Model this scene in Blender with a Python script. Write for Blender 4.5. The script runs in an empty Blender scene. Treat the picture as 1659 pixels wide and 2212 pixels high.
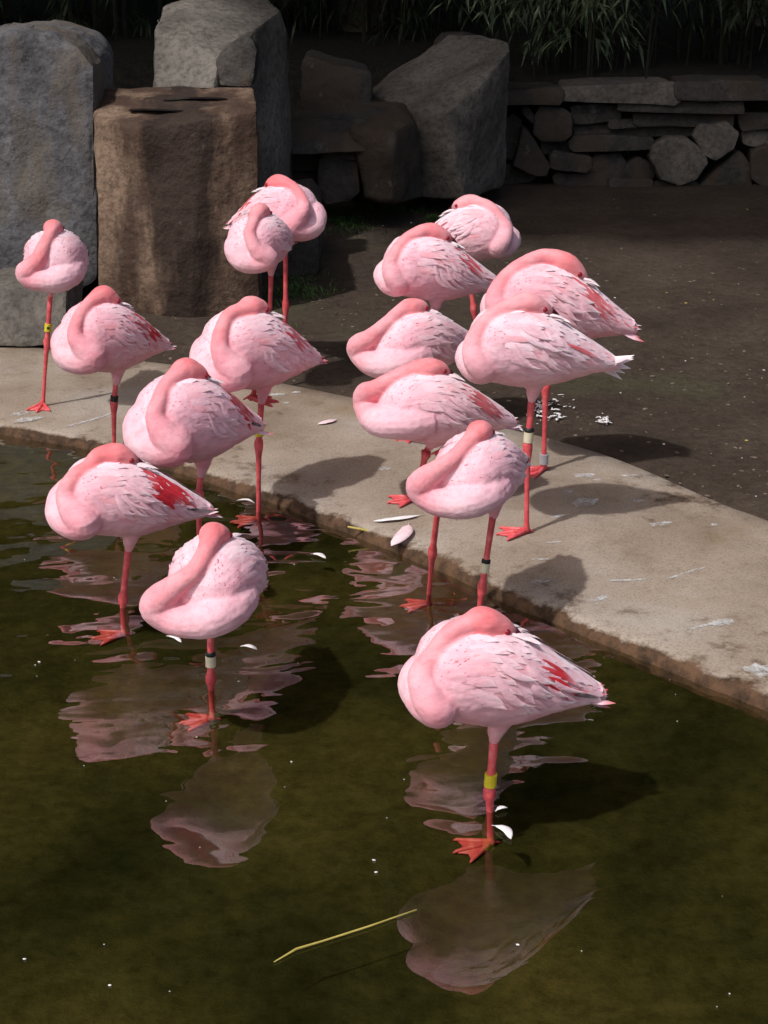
import bpy, bmesh, math, random
import numpy as np
from mathutils import Vector, Matrix, noise
from mathutils.geometry import tessellate_polygon
R = math.radians
rng = random.Random(11)
S = bpy.context.scene
C = S.collection

# ------------------------------------------------------------------ camera, sky, sun, exposure
CAM_H, PITCH, FPX, VW, VH = 1.60, R(21.75), 3600.0, 1659.0, 2212.0
cd = bpy.data.cameras.new('camera'); cam = bpy.data.objects.new('camera', cd); C.objects.link(cam)
cam.location = (0, 0, CAM_H); cam.rotation_euler = (math.pi/2 - PITCH, 0, 0)
cd.sensor_fit = 'VERTICAL'; cd.sensor_height = 24; cd.lens = FPX/VH*24; cd.clip_start = .05; cd.clip_end = 500
S.camera = cam
TO_SUN = Vector((-.200, -.190, .42)).normalized()
w = bpy.data.worlds.new('World'); S.world = w; w.use_nodes = True
nt = w.node_tree; nt.nodes.clear()
sky = nt.nodes.new('ShaderNodeTexSky'); sky.sky_type = 'NISHITA'; sky.sun_disc = False
sky.sun_elevation = math.asin(TO_SUN.z); sky.sun_rotation = math.atan2(TO_SUN.x, TO_SUN.y)
sky.dust_density = 6.0; sky.ozone_density = .6
bg = nt.nodes.new('ShaderNodeBackground'); bg.inputs['Strength'].default_value = .105
wo = nt.nodes.new('ShaderNodeOutputWorld')
nt.links.new(sky.outputs[0], bg.inputs[0]); nt.links.new(bg.outputs[0], wo.inputs[0])
sl = bpy.data.lights.new('sun', 'SUN'); sl.energy = 2.9; sl.angle = R(1.5); sl.color = (1, .98, .965)
so = bpy.data.objects.new('sun', sl); C.objects.link(so); so.rotation_euler = TO_SUN.to_track_quat('Z', 'Y').to_euler()
so.location = (-3, -3, 8)
S.view_settings.view_transform = 'Standard'; S.view_settings.look = 'None'
S.view_settings.exposure = 0.02; S.view_settings.gamma = 1
S.cycles.max_bounces = 8; S.cycles.transparent_max_bounces = 12
S.cycles.use_denoising = True

# ------------------------------------------------------------------ pixel -> world (photo seen at 1659 x 2212)
cP, sP = math.cos(PITCH), math.sin(PITCH)
def ray(px, py):
    x, v = (px - VW/2)/FPX, (py - VH/2)/FPX
    return Vector((x, cP - v*sP, -sP - v*cP))
def on_z(px, py, z=0.0):
    d = ray(px, py); t = (z - CAM_H)/d.z
    return Vector((0, 0, CAM_H)) + d*t
def on_y(px, py, Y):
    d = ray(px, py); t = Y/d.y
    return Vector((0, 0, CAM_H)) + d*t

# ------------------------------------------------------------------ materials
def mat(name):
    m = bpy.data.materials.new(name); m.use_nodes = True
    n = m.node_tree.nodes; n.clear()
    o = n.new('ShaderNodeOutputMaterial'); p = n.new('ShaderNodeBsdfPrincipled')
    m.node_tree.links.new(p.outputs[0], o.inputs[0])
    return m, n, m.node_tree.links, p
def tex(n, l, scale, detail=6, rough=.6, vec=None, kind='ShaderNodeTexNoise', dist=0):
    t = n.new(kind); t.inputs['Scale'].default_value = scale
    if kind == 'ShaderNodeTexNoise':
        t.inputs['Detail'].default_value = detail; t.inputs['Roughness'].default_value = rough; t.inputs['Distortion'].default_value = dist
    if vec: l.new(vec, t.inputs['Vector'])
    return t
def ramp(n, l, fac, stops):
    r = n.new('ShaderNodeValToRGB'); e = r.color_ramp.elements
    while len(e) < len(stops): e.new(.5)
    for el, (p, c) in zip(e, stops): el.position = p; el.color = (*c, 1) if len(c) == 3 else c
    l.new(fac, r.inputs[0]); return r
def mixc(n, l, fac, a, b, mode='MIX'):
    m = n.new('ShaderNodeMix'); m.data_type = 'RGBA'; m.blend_type = mode
    for sock, val in ((m.inputs[0], fac), (m.inputs[6], a), (m.inputs[7], b)):
        if hasattr(val, 'links'): l.new(val, sock)
        else: sock.default_value = val if not isinstance(val, tuple) else (*val, 1)
    return m.outputs[2]
def bump(n, l, p, h, strength, dist, prev=None):
    b = n.new('ShaderNodeBump'); b.inputs['Strength'].default_value = strength; b.inputs['Distance'].default_value = dist
    l.new(h, b.inputs['Height'])
    if prev: l.new(prev.outputs[0], b.inputs['Normal'])
    if p: l.new(b.outputs[0], p.inputs['Normal'])
    return b
def geo_pos(n): return n.new('ShaderNodeNewGeometry').outputs['Position']
def maprange(n, l, v, a, b, c=0, d=1):
    m = n.new('ShaderNodeMapRange'); m.inputs[1].default_value = a; m.inputs[2].default_value = b
    m.inputs[3].default_value = c; m.inputs[4].default_value = d; l.new(v, m.inputs[0]); return m.outputs[0]

M = {}
def mk_concrete():
    m, n, l, p = mat('pale_tan_concrete'); pos = geo_pos(n)
    big = tex(n, l, 1.7, 5, .6, pos); mid = tex(n, l, 7, 6, .7, pos); fine = tex(n, l, 190, 2, .7, pos)
    c = ramp(n, l, big.outputs[0], [(.30, (.25, .195, .145)), (.50, (.335, .275, .218)), (.70, (.40, .355, .31))])
    c2 = mixc(n, l, .55, c.outputs[0], ramp(n, l, mid.outputs[0], [(.30, (.42, .34, .24)), (.5, (.8, .8, .8)), (.7, (1, 1, 1))]).outputs[0], 'MULTIPLY')
    g = ramp(n, l, fine.outputs[0], [(.34, (.62, .58, .55)), (.52, (1, 1, 1)), (.68, (1.0, 1.0, 1.0))])
    c3 = mixc(n, l, .75, c2, g.outputs[0], 'MULTIPLY')
    st = tex(n, l, 3.3, 4, .6, pos)
    c4 = mixc(n, l, ramp(n, l, st.outputs[0], [(.58, (0, 0, 0)), (.70, (.35, .35, .35))]).outputs[0], c3, (.22, .15, .085))
    # algae line where the water laps the edge
    sep = n.new('ShaderNodeSeparateXYZ'); l.new(pos, sep.inputs[0])
    wob = tex(n, l, 14, 4, .7, pos)
    ad = n.new('ShaderNodeMath'); ad.operation = 'MULTIPLY_ADD'; l.new(wob.outputs[0], ad.inputs[0]); ad.inputs[1].default_value = .034
    l.new(sep.outputs[2], ad.inputs[2])
    wet = maprange(n, l, ad.outputs[0], .0450, .0385)
    alg = ramp(n, l, tex(n, l, 24, 4, .7, pos).outputs[0], [(.35, (.030, .018, .010)), (.62, (.105, .058, .032))])
    c5 = mixc(n, l, wet, c4, alg.outputs[0])
    l.new(c5, p.inputs['Base Color']); p.inputs['Roughness'].default_value = .85; p.inputs['Specular IOR Level'].default_value = .25
    b = bump(n, l, None, fine.outputs[0], .35, .004); bump(n, l, p, mid.outputs[0], .3, .012, b)
    return m
def mk_dirt():
    m, n, l, p = mat('damp_brown_soil'); pos = geo_pos(n)
    a = tex(n, l, 2.2, 6, .65, pos); f = tex(n, l, 34, 6, .75, pos); g = tex(n, l, 1.1, 3, .5, pos)
    c = ramp(n, l, a.outputs[0], [(.3, (.046, .033, .024)), (.55, (.076, .055, .041)), (.75, (.105, .079, .061))])
    c2 = mixc(n, l, .8, c.outputs[0], ramp(n, l, f.outputs[0], [(.3, (.35, .33, .3)), (.52, (.85, .85, .85)), (.66, (1.0, 1.0, .98))]).outputs[0], 'MULTIPLY')
    moss = ramp(n, l, g.outputs[0], [(.56, (0, 0, 0)), (.72, (.45, .45, .45))])
    c3 = mixc(n, l, moss.outputs[0], c2, mixc(n, l, f.outputs[0], (.022, .034, .010), (.07, .085, .03)))
    l.new(c3, p.inputs['Base Color']); p.inputs['Roughness'].default_value = .9; p.inputs['Specular IOR Level'].default_value = .2
    b = bump(n, l, None, f.outputs[0], .8, .02); bump(n, l, p, a.outputs[0], .4, .05, b)
    return m
def mk_rock(name, cols, warm=None, scale=3.0, stain=None):
    m, n, l, p = mat(name); tc = n.new('ShaderNodeTexCoord').outputs['Object']; pos = geo_pos(n)
    a = tex(n, l, scale, 7, .66, pos, dist=.4); f = tex(n, l, 40, 5, .7, pos); v = tex(n, l, 9, 4, .6, pos)
    c = ramp(n, l, a.outputs[0], [(.28, cols[0]), (.5, cols[1]), (.72, cols[2])])
    c2 = mixc(n, l, .85, c.outputs[0], ramp(n, l, f.outputs[0], [(.34, (.40, .38, .36)), (.56, (1, 1, 1))]).outputs[0], 'MULTIPLY')
    if warm:
        mp = n.new('ShaderNodeMapping'); mp.inputs['Scale'].default_value = (1, 1, .3); l.new(pos, mp.inputs[0])
        st = tex(n, l, 5.2, 5, .6, mp.outputs[0])
        c2 = mixc(n, l, ramp(n, l, st.outputs[0], [(.46, (0, 0, 0)), (.56, (.9, .9, .9))]).outputs[0], c2, warm)
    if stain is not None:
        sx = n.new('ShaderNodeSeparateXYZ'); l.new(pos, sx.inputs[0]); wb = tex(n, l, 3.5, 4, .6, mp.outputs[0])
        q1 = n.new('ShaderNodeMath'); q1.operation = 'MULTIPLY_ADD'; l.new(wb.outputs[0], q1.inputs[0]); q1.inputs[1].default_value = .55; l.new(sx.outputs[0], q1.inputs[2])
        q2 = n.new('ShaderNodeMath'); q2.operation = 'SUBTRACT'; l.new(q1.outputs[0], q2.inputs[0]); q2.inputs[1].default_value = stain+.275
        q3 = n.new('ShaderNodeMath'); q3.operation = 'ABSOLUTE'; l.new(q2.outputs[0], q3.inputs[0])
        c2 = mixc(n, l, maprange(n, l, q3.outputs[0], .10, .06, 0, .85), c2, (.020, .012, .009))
    lich = ramp(n, l, tex(n, l, 6.5, 6, .75, pos).outputs[0], [(.62, (0, 0, 0)), (.72, (.55, .55, .55))])
    c3 = mixc(n, l, lich.outputs[0], c2, (.20, .195, .19))
    l.new(c3, p.inputs['Base Color']); p.inputs['Roughness'].default_value = .8; p.inputs['Specular IOR Level'].default_value = .3
    b = bump(n, l, None, f.outputs[0], .5, .012); bump(n, l, p, v.outputs[0], .6, .03, b)
    return m
def mk_bottom():
    m, n, l, p = mat('algae_pool_floor'); pos = geo_pos(n)
    a = tex(n, l, 1.3, 4, .6, pos); f = tex(n, l, 26, 6, .75, pos); d = tex(n, l, 5, 4, .65, pos)
    c = ramp(n, l, a.outputs[0], [(.30, (.020, .023, .009)), (.5, (.060, .053, .018)), (.72, (.105, .082, .028))])
    c2 = mixc(n, l, .8, c.outputs[0], ramp(n, l, f.outputs[0], [(.3, (.35, .36, .3)), (.6, (1, 1, 1))]).outputs[0], 'MULTIPLY')
    c3 = mixc(n, l, .6, c2, ramp(n, l, d.outputs[0], [(.32, (.4, .42, .4)), (.6, (1, 1, 1))]).outputs[0], 'MULTIPLY')
    l.new(c3, p.inputs['Base Color']); p.inputs['Roughness'].default_value = .95; p.inputs['Specular IOR Level'].default_value = 0
    bump(n, l, p, f.outputs[0], .5, .02)
    return m
def mk_water():
    m = bpy.data.materials.new('still_pool_water'); m.use_nodes = True
    n = m.node_tree.nodes; l = m.node_tree.links; n.clear()
    o = n.new('ShaderNodeOutputMaterial'); pos = geo_pos(n)
    mp = n.new('ShaderNodeMapping'); mp.inputs['Scale'].default_value = (.8, 1.25, 1); mp.inputs['Rotation'].default_value = (0, 0, R(-14)); l.new(pos, mp.inputs[0])
    w1 = tex(n, l, 4.2, 1, .35, mp.outputs[0], dist=.5); w2 = tex(n, l, 13, 1, .4, mp.outputs[0], dist=.3)
    # the ripples come from the birds by the edge and die out towards the open water
    sep = n.new('ShaderNodeSeparateXYZ'); l.new(pos, sep.inputs[0])
    am = maprange(n, l, sep.outputs[1], 2.3, 3.1, .05, 1.0)
    b1 = n.new('ShaderNodeBump'); b1.inputs['Distance'].default_value = .016; l.new(w1.outputs[0], b1.inputs['Height']); l.new(am, b1.inputs['Strength'])
    b2 = n.new('ShaderNodeBump'); b2.inputs['Distance'].default_value = .003; l.new(w2.outputs[0], b2.inputs['Height']); l.new(am, b2.inputs['Strength']); l.new(b1.outputs[0], b2.inputs['Normal'])
    # Schlick reflectance, the same from above and below the surface
    dt = n.new('ShaderNodeVectorMath'); dt.operation = 'DOT_PRODUCT'; l.new(b2.outputs[0], dt.inputs[0]); l.new(n.new('ShaderNodeNewGeometry').outputs['Incoming'], dt.inputs[1])
    def mth(op, a, b):
        q = n.new('ShaderNodeMath'); q.operation = op
        for k, v in enumerate((a, b)):
            if v is None: continue
            if hasattr(v, 'links'): l.new(v, q.inputs[k])
            else: q.inputs[k].default_value = v
        return q.outputs[0]
    om = mth('SUBTRACT', 1.0, mth('ABSOLUTE', dt.outputs['Value'], None)); pw = mth('POWER', mth('MAXIMUM', om, 0.0), 3.1)
    fr = n.new('ShaderNodeMath'); fr.operation = 'MULTIPLY_ADD'; l.new(pw, fr.inputs[0]); fr.inputs[1].default_value = .93; fr.inputs[2].default_value = .07; fr.use_clamp = True
    tr = n.new('ShaderNodeBsdfTransparent'); tr.inputs[0].default_value = (.80, .80, .66, 1)
    gl = n.new('ShaderNodeBsdfGlossy'); gl.inputs['Roughness'].default_value = .0; l.new(b2.outputs[0], gl.inputs['Normal'])
    mx = n.new('ShaderNodeMixShader'); l.new(fr.outputs[0], mx.inputs[0]); l.new(tr.outputs[0], mx.inputs[1]); l.new(gl.outputs[0], mx.inputs[2])
    l.new(mx.outputs[0], o.inputs[0])
    return m
def mk_plumage():
    m, n, l, p = mat('pink_plumage'); at = n.new('ShaderNodeAttribute'); at.attribute_name = 'Col'
    tc = n.new('ShaderNodeTexCoord').outputs['Object']
    mp = n.new('ShaderNodeMapping'); mp.inputs['Scale'].default_value = (.45, 1, 1.1); l.new(tc, mp.inputs[0])
    mp2 = n.new('ShaderNodeMapping'); mp2.inputs['Scale'].default_value = (.5, 1.5, 1.5); mp2.inputs['Rotation'].default_value = (0, R(25), 0); l.new(tc, mp2.inputs[0])
    a = tex(n, l, 60, 4, .6, mp.outputs[0]); s = tex(n, l, 150, 1, .4, mp2.outputs[0]); b0 = tex(n, l, 14, 3, .5, tc)
    c = mixc(n, l, ramp(n, l, b0.outputs[0], [(.38, (0, 0, 0)), (.66, (.26, .26, .26))]).outputs[0], at.outputs['Color'], (.82, .66, .71))
    c = mixc(n, l, .35, c, ramp(n, l, a.outputs[0], [(.34, (.74, .58, .62)), (.56, (1, 1, 1))]).outputs[0], 'MULTIPLY')
    sp = ramp(n, l, s.outputs[0], [(.64, (0, 0, 0)), (.70, (.85, .85, .85))])
    ml = n.new('ShaderNodeMath'); ml.operation = 'MULTIPLY'; l.new(sp.outputs[0], ml.inputs[0]); l.new(at.outputs['Alpha'], ml.inputs[1])
    c = mixc(n, l, ml.outputs[0], c, (.50, .06, .10))
    l.new(c, p.inputs['Base Color']); p.inputs['Roughness'].default_value = .75; p.inputs['Specular IOR Level'].default_value = .2
    p.inputs['Sheen Weight'].default_value = .12; p.inputs['Sheen Roughness'].default_value = .5
    f = tex(n, l, 170, 3, .6, mp.outputs[0])
    b = bump(n, l, None, a.outputs[0], .5, .004); bump(n, l, p, f.outputs[0], .25, .0015, b)
    return m
def mk_leg():
    m, n, l, p = mat('coral_leg_skin'); tc = n.new('ShaderNodeTexCoord').outputs['Object']
    a = tex(n, l, 45, 4, .6, tc)
    c = ramp(n, l, a.outputs[0], [(.3, (.46, .045, .060)), (.55, (.64, .090, .100)), (.75, (.72, .18, .18))])
    l.new(c.outputs[0], p.inputs['Base Color']); p.inputs['Roughness'].default_value = .5
    bump(n, l, p, tex(n, l, 220, 2, .5, tc).outputs[0], .3, .001)
    return m
def mk_plain(name, c, c2=None, rough=.6, scale=30, bs=.2, bd=.003):
    m, n, l, p = mat(name); pos = n.new('ShaderNodeTexCoord').outputs['Object']
    c2 = c2 or tuple(x*.7 for x in c)
    a = tex(n, l, scale, 4, .6, pos)
    l.new(ramp(n, l, a.outputs[0], [(.35, c2), (.62, c)]).outputs[0], p.inputs['Base Color'])
    p.inputs['Roughness'].default_value = rough; p.inputs['Specular IOR Level'].default_value = .3
    bump(n, l, p, a.outputs[0], bs, bd); return m
def mk_leaf(name, c1, c2, c3):
    m, n, l, p = mat(name); pos = geo_pos(n)
    a = tex(n, l, 9, 3, .6, pos)
    l.new(ramp(n, l, a.outputs[0], [(.32, c1), (.5, c2), (.68, c3)]).outputs[0], p.inputs['Base Color'])
    p.inputs['Roughness'].default_value = .55; p.inputs['Specular IOR Level'].default_value = .35
    return m
M['concrete'] = mk_concrete(); M['dirt'] = mk_dirt(); M['bottom'] = mk_bottom(); M['water'] = mk_water()
M['grey_rock'] = mk_rock('blue_grey_boulder_stone', ((.055, .053, .056), (.115, .113, .122), (.18, .172, .168)), warm=(.105, .088, .07))
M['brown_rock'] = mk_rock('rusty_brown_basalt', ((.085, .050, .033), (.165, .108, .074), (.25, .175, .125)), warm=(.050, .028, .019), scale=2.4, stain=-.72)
M['tan_rock'] = mk_rock('grey_tan_basalt', ((.070, .062, .054), (.135, .120, .104), (.21, .19, .165)))
M['dark_rock'] = mk_rock('dark_grey_field_stone', ((.022, .020, .018), (.050, .045, .040), (.095, .084, .072)), warm=(.055, .040, .028))
M['plumage'] = mk_plumage(); M['leg'] = mk_leg()
M['beak'] = mk_plain('dark_maroon_bill', (.10, .008, .018), (.02, .004, .006), .4)
M['eye'] = mk_plain('red_eye', (.30, .01, .02), (.22, .01, .02), .25)
M['yellow'] = mk_plain('yellow_band_plastic', (.62, .52, .03), (.55, .45, .02), .4)
M['cream'] = mk_plain('cream_band_plastic', (.66, .60, .44), (.6, .54, .4), .4)
M['greyband'] = mk_plain('grey_band_metal', (.38, .38, .40), (.3, .3, .32), .4)
M['black'] = mk_plain('black_mark', (.012, .012, .012), (.02, .02, .02), .5)
M['leaf'] = mk_leaf('shaded_bamboo_leaf', (.010, .017, .007), (.020, .030, .013), (.045, .06, .03))  # bamboo green darkened to carry the deep shade of the thicket
M['leaf_lit'] = mk_leaf('lit_bamboo_leaf', (.022, .034, .015), (.060, .085, .040), (.22, .27, .16))  # same bamboo leaf, lightened as if catching sun
M['leaf2'] = mk_leaf('evergreen_leaf', (.012, .020, .008), (.022, .035, .013), (.04, .055, .02))
M['bark'] = mk_plain('grey_brown_bark', (.16, .125, .09), (.06, .045, .032), .9, 8, .6, .03)
M['culm'] = mk_plain('dull_green_culm', (.026, .026, .014), (.012, .012, .007), .6, 6)
M['white'] = mk_plain('white_down', (.80, .78, .78), (.66, .62, .64), .8, 60)
M['pinkfeather'] = mk_plain('pale_pink_feather', (.78, .62, .66), (.70, .50, .55), .8, 60)
def mk_guano():
    m, n, l, p = mat('chalky_dropping'); pos = geo_pos(n); a = tex(n, l, 70, 4, .7, pos)
    l.new(ramp(n, l, a.outputs[0], [(.35, (.45, .43, .40)), (.6, (.66, .67, .68))]).outputs[0], p.inputs['Base Color']); p.inputs['Roughness'].default_value = .9
    l.new(ramp(n, l, tex(n, l, 45, 4, .7, pos).outputs[0], [(.38, (.02, .02, .02)), (.66, (.72, .72, .72))]).outputs[0], p.inputs['Alpha']); return m
M['guano'] = mk_guano()
M['straw'] = mk_plain('dry_straw', (.46, .38, .10), (.33, .26, .06), .6, 30)
M['pebble'] = mk_plain('soil_pebble', (.20, .155, .115), (.07, .052, .04), .9, 20)

# ------------------------------------------------------------------ mesh helpers
def link(name, me, m=None, parent=None):
    o = bpy.data.objects.new(name, me); C.objects.link(o)
    if m is not None: me.materials.append(m)
    if parent: o.parent = parent
    return o
def from_bm(name, bm, m=None, parent=None, smooth=True):
    me = bpy.data.meshes.new(name); bm.normal_update(); bm.to_mesh(me); bm.free()
    if smooth: me.polygons.foreach_set('use_smooth', [True]*len(me.polygons))
    return link(name, me, m, parent)
def tag(o, label=None, cat=None, group=None, kind=None):
    if label: o['label'] = label
    if cat: o['category'] = cat
    if group: o['group'] = group
    if kind: o['kind'] = kind
    return o
def empty(name, loc, rz=0):
    o = bpy.data.objects.new(name, None); C.objects.link(o); o.empty_display_size = .1
    o.location = loc; o.rotation_euler = (0, 0, rz); return o
def spline(pts, n):
    """Catmull-Rom through rows of pts (any width)."""
    P = np.array(pts, float); P = np.vstack([2*P[0]-P[1], P, 2*P[-1]-P[-2]]); out = []
    segs = len(P)-3
    for i in range(n):
        u = i/(n-1)*segs; k = min(int(u), segs-1); t = u-k
        a, b, c, d = P[k], P[k+1], P[k+2], P[k+3]
        out.append(.5*((2*b)+(-a+c)*t+(2*a-5*b+4*c-d)*t*t+(-a+3*b-3*c+d)*t**3))
    return np.array(out)
def tube(bm, pts, rad, seg=10, mi=0):
    pts = [Vector(p) for p in pts]; rings = []; up = None
    for i, p in enumerate(pts):
        t = (pts[min(i+1, len(pts)-1)]-pts[max(i-1, 0)]).normalized()
        if up is None: up = t.orthogonal().normalized()
        up = (up-t*up.dot(t)).normalized(); sd = t.cross(up); r = rad[i]
        rings.append([bm.verts.new(p+(up*math.cos(a)+sd*math.sin(a))*r) for a in (2*math.pi*k/seg for k in range(seg))])
    for a, b in zip(rings, rings[1:]):
        for k in range(seg):
            bm.faces.new((a[k], a[(k+1) % seg], b[(k+1) % seg], b[k])).material_index = mi
    for rg, p, fl in ((rings[0], pts[0], 1), (rings[-1], pts[-1], 0)):
        d = (pts[1]-pts[0]) if fl else (pts[-1]-pts[-2])
        c = bm.verts.new(p+d.normalized()*rad[0 if fl else -1]*(-.6 if fl else .6))
        for k in range(seg):
            q = (rg[(k+1) % seg], rg[k], c) if fl else (rg[k], rg[(k+1) % seg], c)
            bm.faces.new(q).material_index = mi

# ------------------------------------------------------------------ the pool edge, ground, water
FRONT = [(-900, 760), (-420, 830), (0, 915), (160, 942), (300, 975), (430, 1012), (545, 1048), (650, 1085), (760, 1128), (860, 1168), (950, 1206), (1040, 1246), (1167, 1305), (1375, 1388), (1659, 1499), (2050, 1640), (2700, 1860)]
BACK = [(-900, 640), (-420, 690), (0, 742), (130, 758), (370, 787), (500, 808), (640, 836), (760, 860), (960, 898), (1096, 925), (1200, 952), (1332, 993), (1460, 1043), (1580, 1096), (1659, 1127), (2050, 1300), (2700, 1540)]
ZC = .030
NS = 150
fr = [Vector((*p, ZC)) for p in spline([on_z(*q, ZC)[:2] for q in FRONT], NS)]
bk = [Vector((*p, ZC)) for p in spline([on_z(*q, ZC)[:2] for q in BACK], NS)]
bm = bmesh.new(); rows = []
for i in range(NS):
    a, b = fr[i], bk[i]; t = fr[min(i+1, NS-1)]-fr[max(i-1, 0)]; out = Vector((t.y, -t.x, 0)).normalized()
    j = noise.noise((a.x*9, a.y*9, 0))*.010 + noise.noise((a.x*28, a.y*28, 3))*.005
    a = a+out*j; row = []
    for o_, z_ in ((.020, -.14), (.012, -.02), (.009, .004), (.002, .018), (-.010, .026), (-.03, ZC)): row.append(bm.verts.new((a.x+out.x*o_, a.y+out.y*o_, z_)))
    for k in range(1, 12):
        p = a.lerp(b, .03+.97*k/11); row.append(bm.verts.new((p.x, p.y, ZC+.008*noise.noise((p.x*2, p.y*2, 5))+.004*math.sin(math.pi*k/11))))
    row.append(bm.verts.new((b.x-out.x*.012, b.y-out.y*.012, ZC-.012))); row.append(bm.verts.new((b.x-out.x*.02, b.y-out.y*.02, -.10)))
    rows.append(row)
for r0, r1 in zip(rows, rows[1:]):
    for k in range(len(r0)-1): bm.faces.new((r0[k], r1[k], r1[k+1], r0[k+1]))
tag(from_bm('path', bm, M['concrete']), 'curved tan concrete edging between the pool and the soil', kind='structure')

FA = np.array([[p.x, p.y] for p in fr]); BA = np.array([[p.x, p.y] for p in bk])
def edge_dist(x, y): return float(np.min(np.hypot(FA[:, 0]-x, FA[:, 1]-y)))
def conc_z(x, y):                                      # height of the concrete surface
    a = edge_dist(x, y); b = float(np.min(np.hypot(BA[:, 0]-x, BA[:, 1]-y))); t = a/(a+b)
    return ZC+.008*noise.noise((x*2, y*2, 5))+.004*math.sin(math.pi*t)
def depth_at(x, y):
    d = edge_dist(x, y)
    return .018+.066*(1-math.exp(-d/.33))+.03*max(0, d-1.5)
# soil: from the back of the concrete outwards, far past the thicket
def soil_z(x, y, t): return .012+.012*noise.noise((x*1.3, y*1.3, 2))+.006*noise.noise((x*7, y*7, 4))
bm = bmesh.new(); rows = []
steps = [0, .03, .08, .15, .24, .35, .5, .7, .95, 1.25, 1.6, 2.0, 2.5, 3.1, 3.8, 4.8, 6.5, 10, 20, 45, 120]
for i in range(0, NS):
    b = bk[i]; t = bk[min(i+1, NS-1)]-bk[max(i-1, 0)]; out = Vector((0, 1, 0)).lerp(Vector((-t.y, t.x, 0)).normalized(), .25).normalized()
    spread = (i/(NS-1)-.5)
    row = []
    for s in steps:
        p = b+out*(s-.015)+Vector((spread*s*1.6, 0, 0)); row.append(bm.verts.new((p.x, p.y, soil_z(p.x, p.y, s)-(.012 if s < .05 else 0))))
    rows.append(row)
for r0, r1 in zip(rows, rows[1:]):
    for k in range(len(steps)-1): bm.faces.new((r0[k], r1[k], r1[k+1], r0[k+1]))
tag(from_bm('ground', bm, M['dirt']), 'dark damp soil with moss between the concrete edging and the rocks', kind='structure')
# pool floor and water follow the same edge
def pool_sheet(name, m, zf, label, ins):
    bm = bmesh.new(); rows = []
    st = [0, .04, .09, .15, .23, .33, .45, .6, .8, 1.05, 1.4, 1.9, 2.6, 3.6, 5, 7.5, 11]
    for i in range(NS):
        a = fr[i]; spread = i/(NS-1)-.5; row = []
        for s in st:
            x = a.x+spread*s*.8-ins*0; y = a.y-s+ins
            row.append(bm.verts.new((x, y, zf(x, y))))
        rows.append(row)
    for r0, r1 in zip(rows, rows[1:]):
        for k in range(len(st)-1): bm.faces.new((r0[k+1], r1[k+1], r1[k], r0[k]))
    return tag(from_bm(name, bm, m), label, kind='structure')
pool_sheet('pool_floor', M['bottom'], lambda x, y: -depth_at(x, y)-.004*noise.noise((x*6, y*6, 1)), 'olive algae covered floor of the shallow pool', .03)
pool_sheet('water', M['water'], lambda x, y: 0.0, 'still dark pool water mirroring the flamingos', .03)

# ------------------------------------------------------------------ rocks
def rock(name, pts, m, amp=.012, sub=3, seed=0, parent=None, bev=.02, flat=.0):
    """convex stone through the given corners, edges broken and worn"""
    bm = bmesh.new()
    for p in pts: bm.verts.new(p)
    r = bmesh.ops.convex_hull(bm, input=bm.verts)
    bmesh.ops.delete(bm, geom=[v for v in bm.verts if not v.link_faces], context='VERTS')
    bmesh.ops.dissolve_limit(bm, angle_limit=R(6), verts=bm.verts, edges=bm.edges)
    if bev: bmesh.ops.bevel(bm, geom=bm.edges[:]+bm.verts[:], offset=bev, segments=2, profile=.6, affect='EDGES', clamp_overlap=True)
    bmesh.ops.triangulate(bm, faces=bm.faces)
    for _ in range(sub):
        L = sum(e.calc_length() for e in bm.edges)/len(bm.edges)
        es = [e for e in bm.edges if e.calc_length() > L*.75]
        bmesh.ops.subdivide_edges(bm, edges=es, cuts=1, use_grid_fill=False); bmesh.ops.triangulate(bm, faces=[f for f in bm.faces if len(f.verts) > 3])
    bm.normal_update(); o3 = Vector((seed*3.7, seed*1.9, seed*.7)); mv = []
    for v in bm.verts:
        q = v.co+o3
        d = noise.noise(q*4)*1.2+noise.noise(q*11)*.6+noise.noise(q*27)*.28
        c = noise.cell(q*7)*.25
        mv.append(v.normal*(d+c)*amp)
    for v, d in zip(bm.verts, mv): v.co += d
    bmesh.ops.recalc_face_normals(bm, faces=bm.faces)
    o = from_bm(name, bm, m, parent, smooth=True)
    o.data.set_sharp_from_angle(angle=R(38)) if hasattr(o.data, 'set_sharp_from_angle') else None
    return o
def face_pts(poly, Y, thick, lean=0.0, grow=1.0):
    """corners from a traced front outline at distance Y, with a back face `thick` behind it"""
    mx, my = sum(p[0] for p in poly)/len(poly), sum(p[1] for p in poly)/len(poly); poly = [(mx+(x-mx)*(1+(grow-1)*.5), my+(y-my)*grow) for x, y in poly]
    f = [on_y(x, y, Y) for x, y in poly]; zmin = min(p.z for p in f); zmax = max(p.z for p in f)
    f = [p+Vector((0, lean*(p.z-zmin)/(zmax-zmin), 0)) for p in f]
    c = sum(f, Vector())/len(f)
    b = [Vector((c.x+(p.x-c.x)*.9, p.y+thick, c.z+(p.z-c.z)*.94)) for p in f]
    return f+b
RK = 'rock'
# tall blue-grey boulder at the left
tag(rock(RK, face_pts([(-160, 130), (-60, 74), (60, 68), (110, 80), (160, 105), (195, 150), (205, 420), (212, 610), (120, 660), (-150, 660)], 6.05, .55, lean=.10), M['grey_rock'], .016, 4, 1, bev=.03),
    'tall blue grey boulder with rounded shoulder beside the rusty brown column', 'rock')
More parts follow.
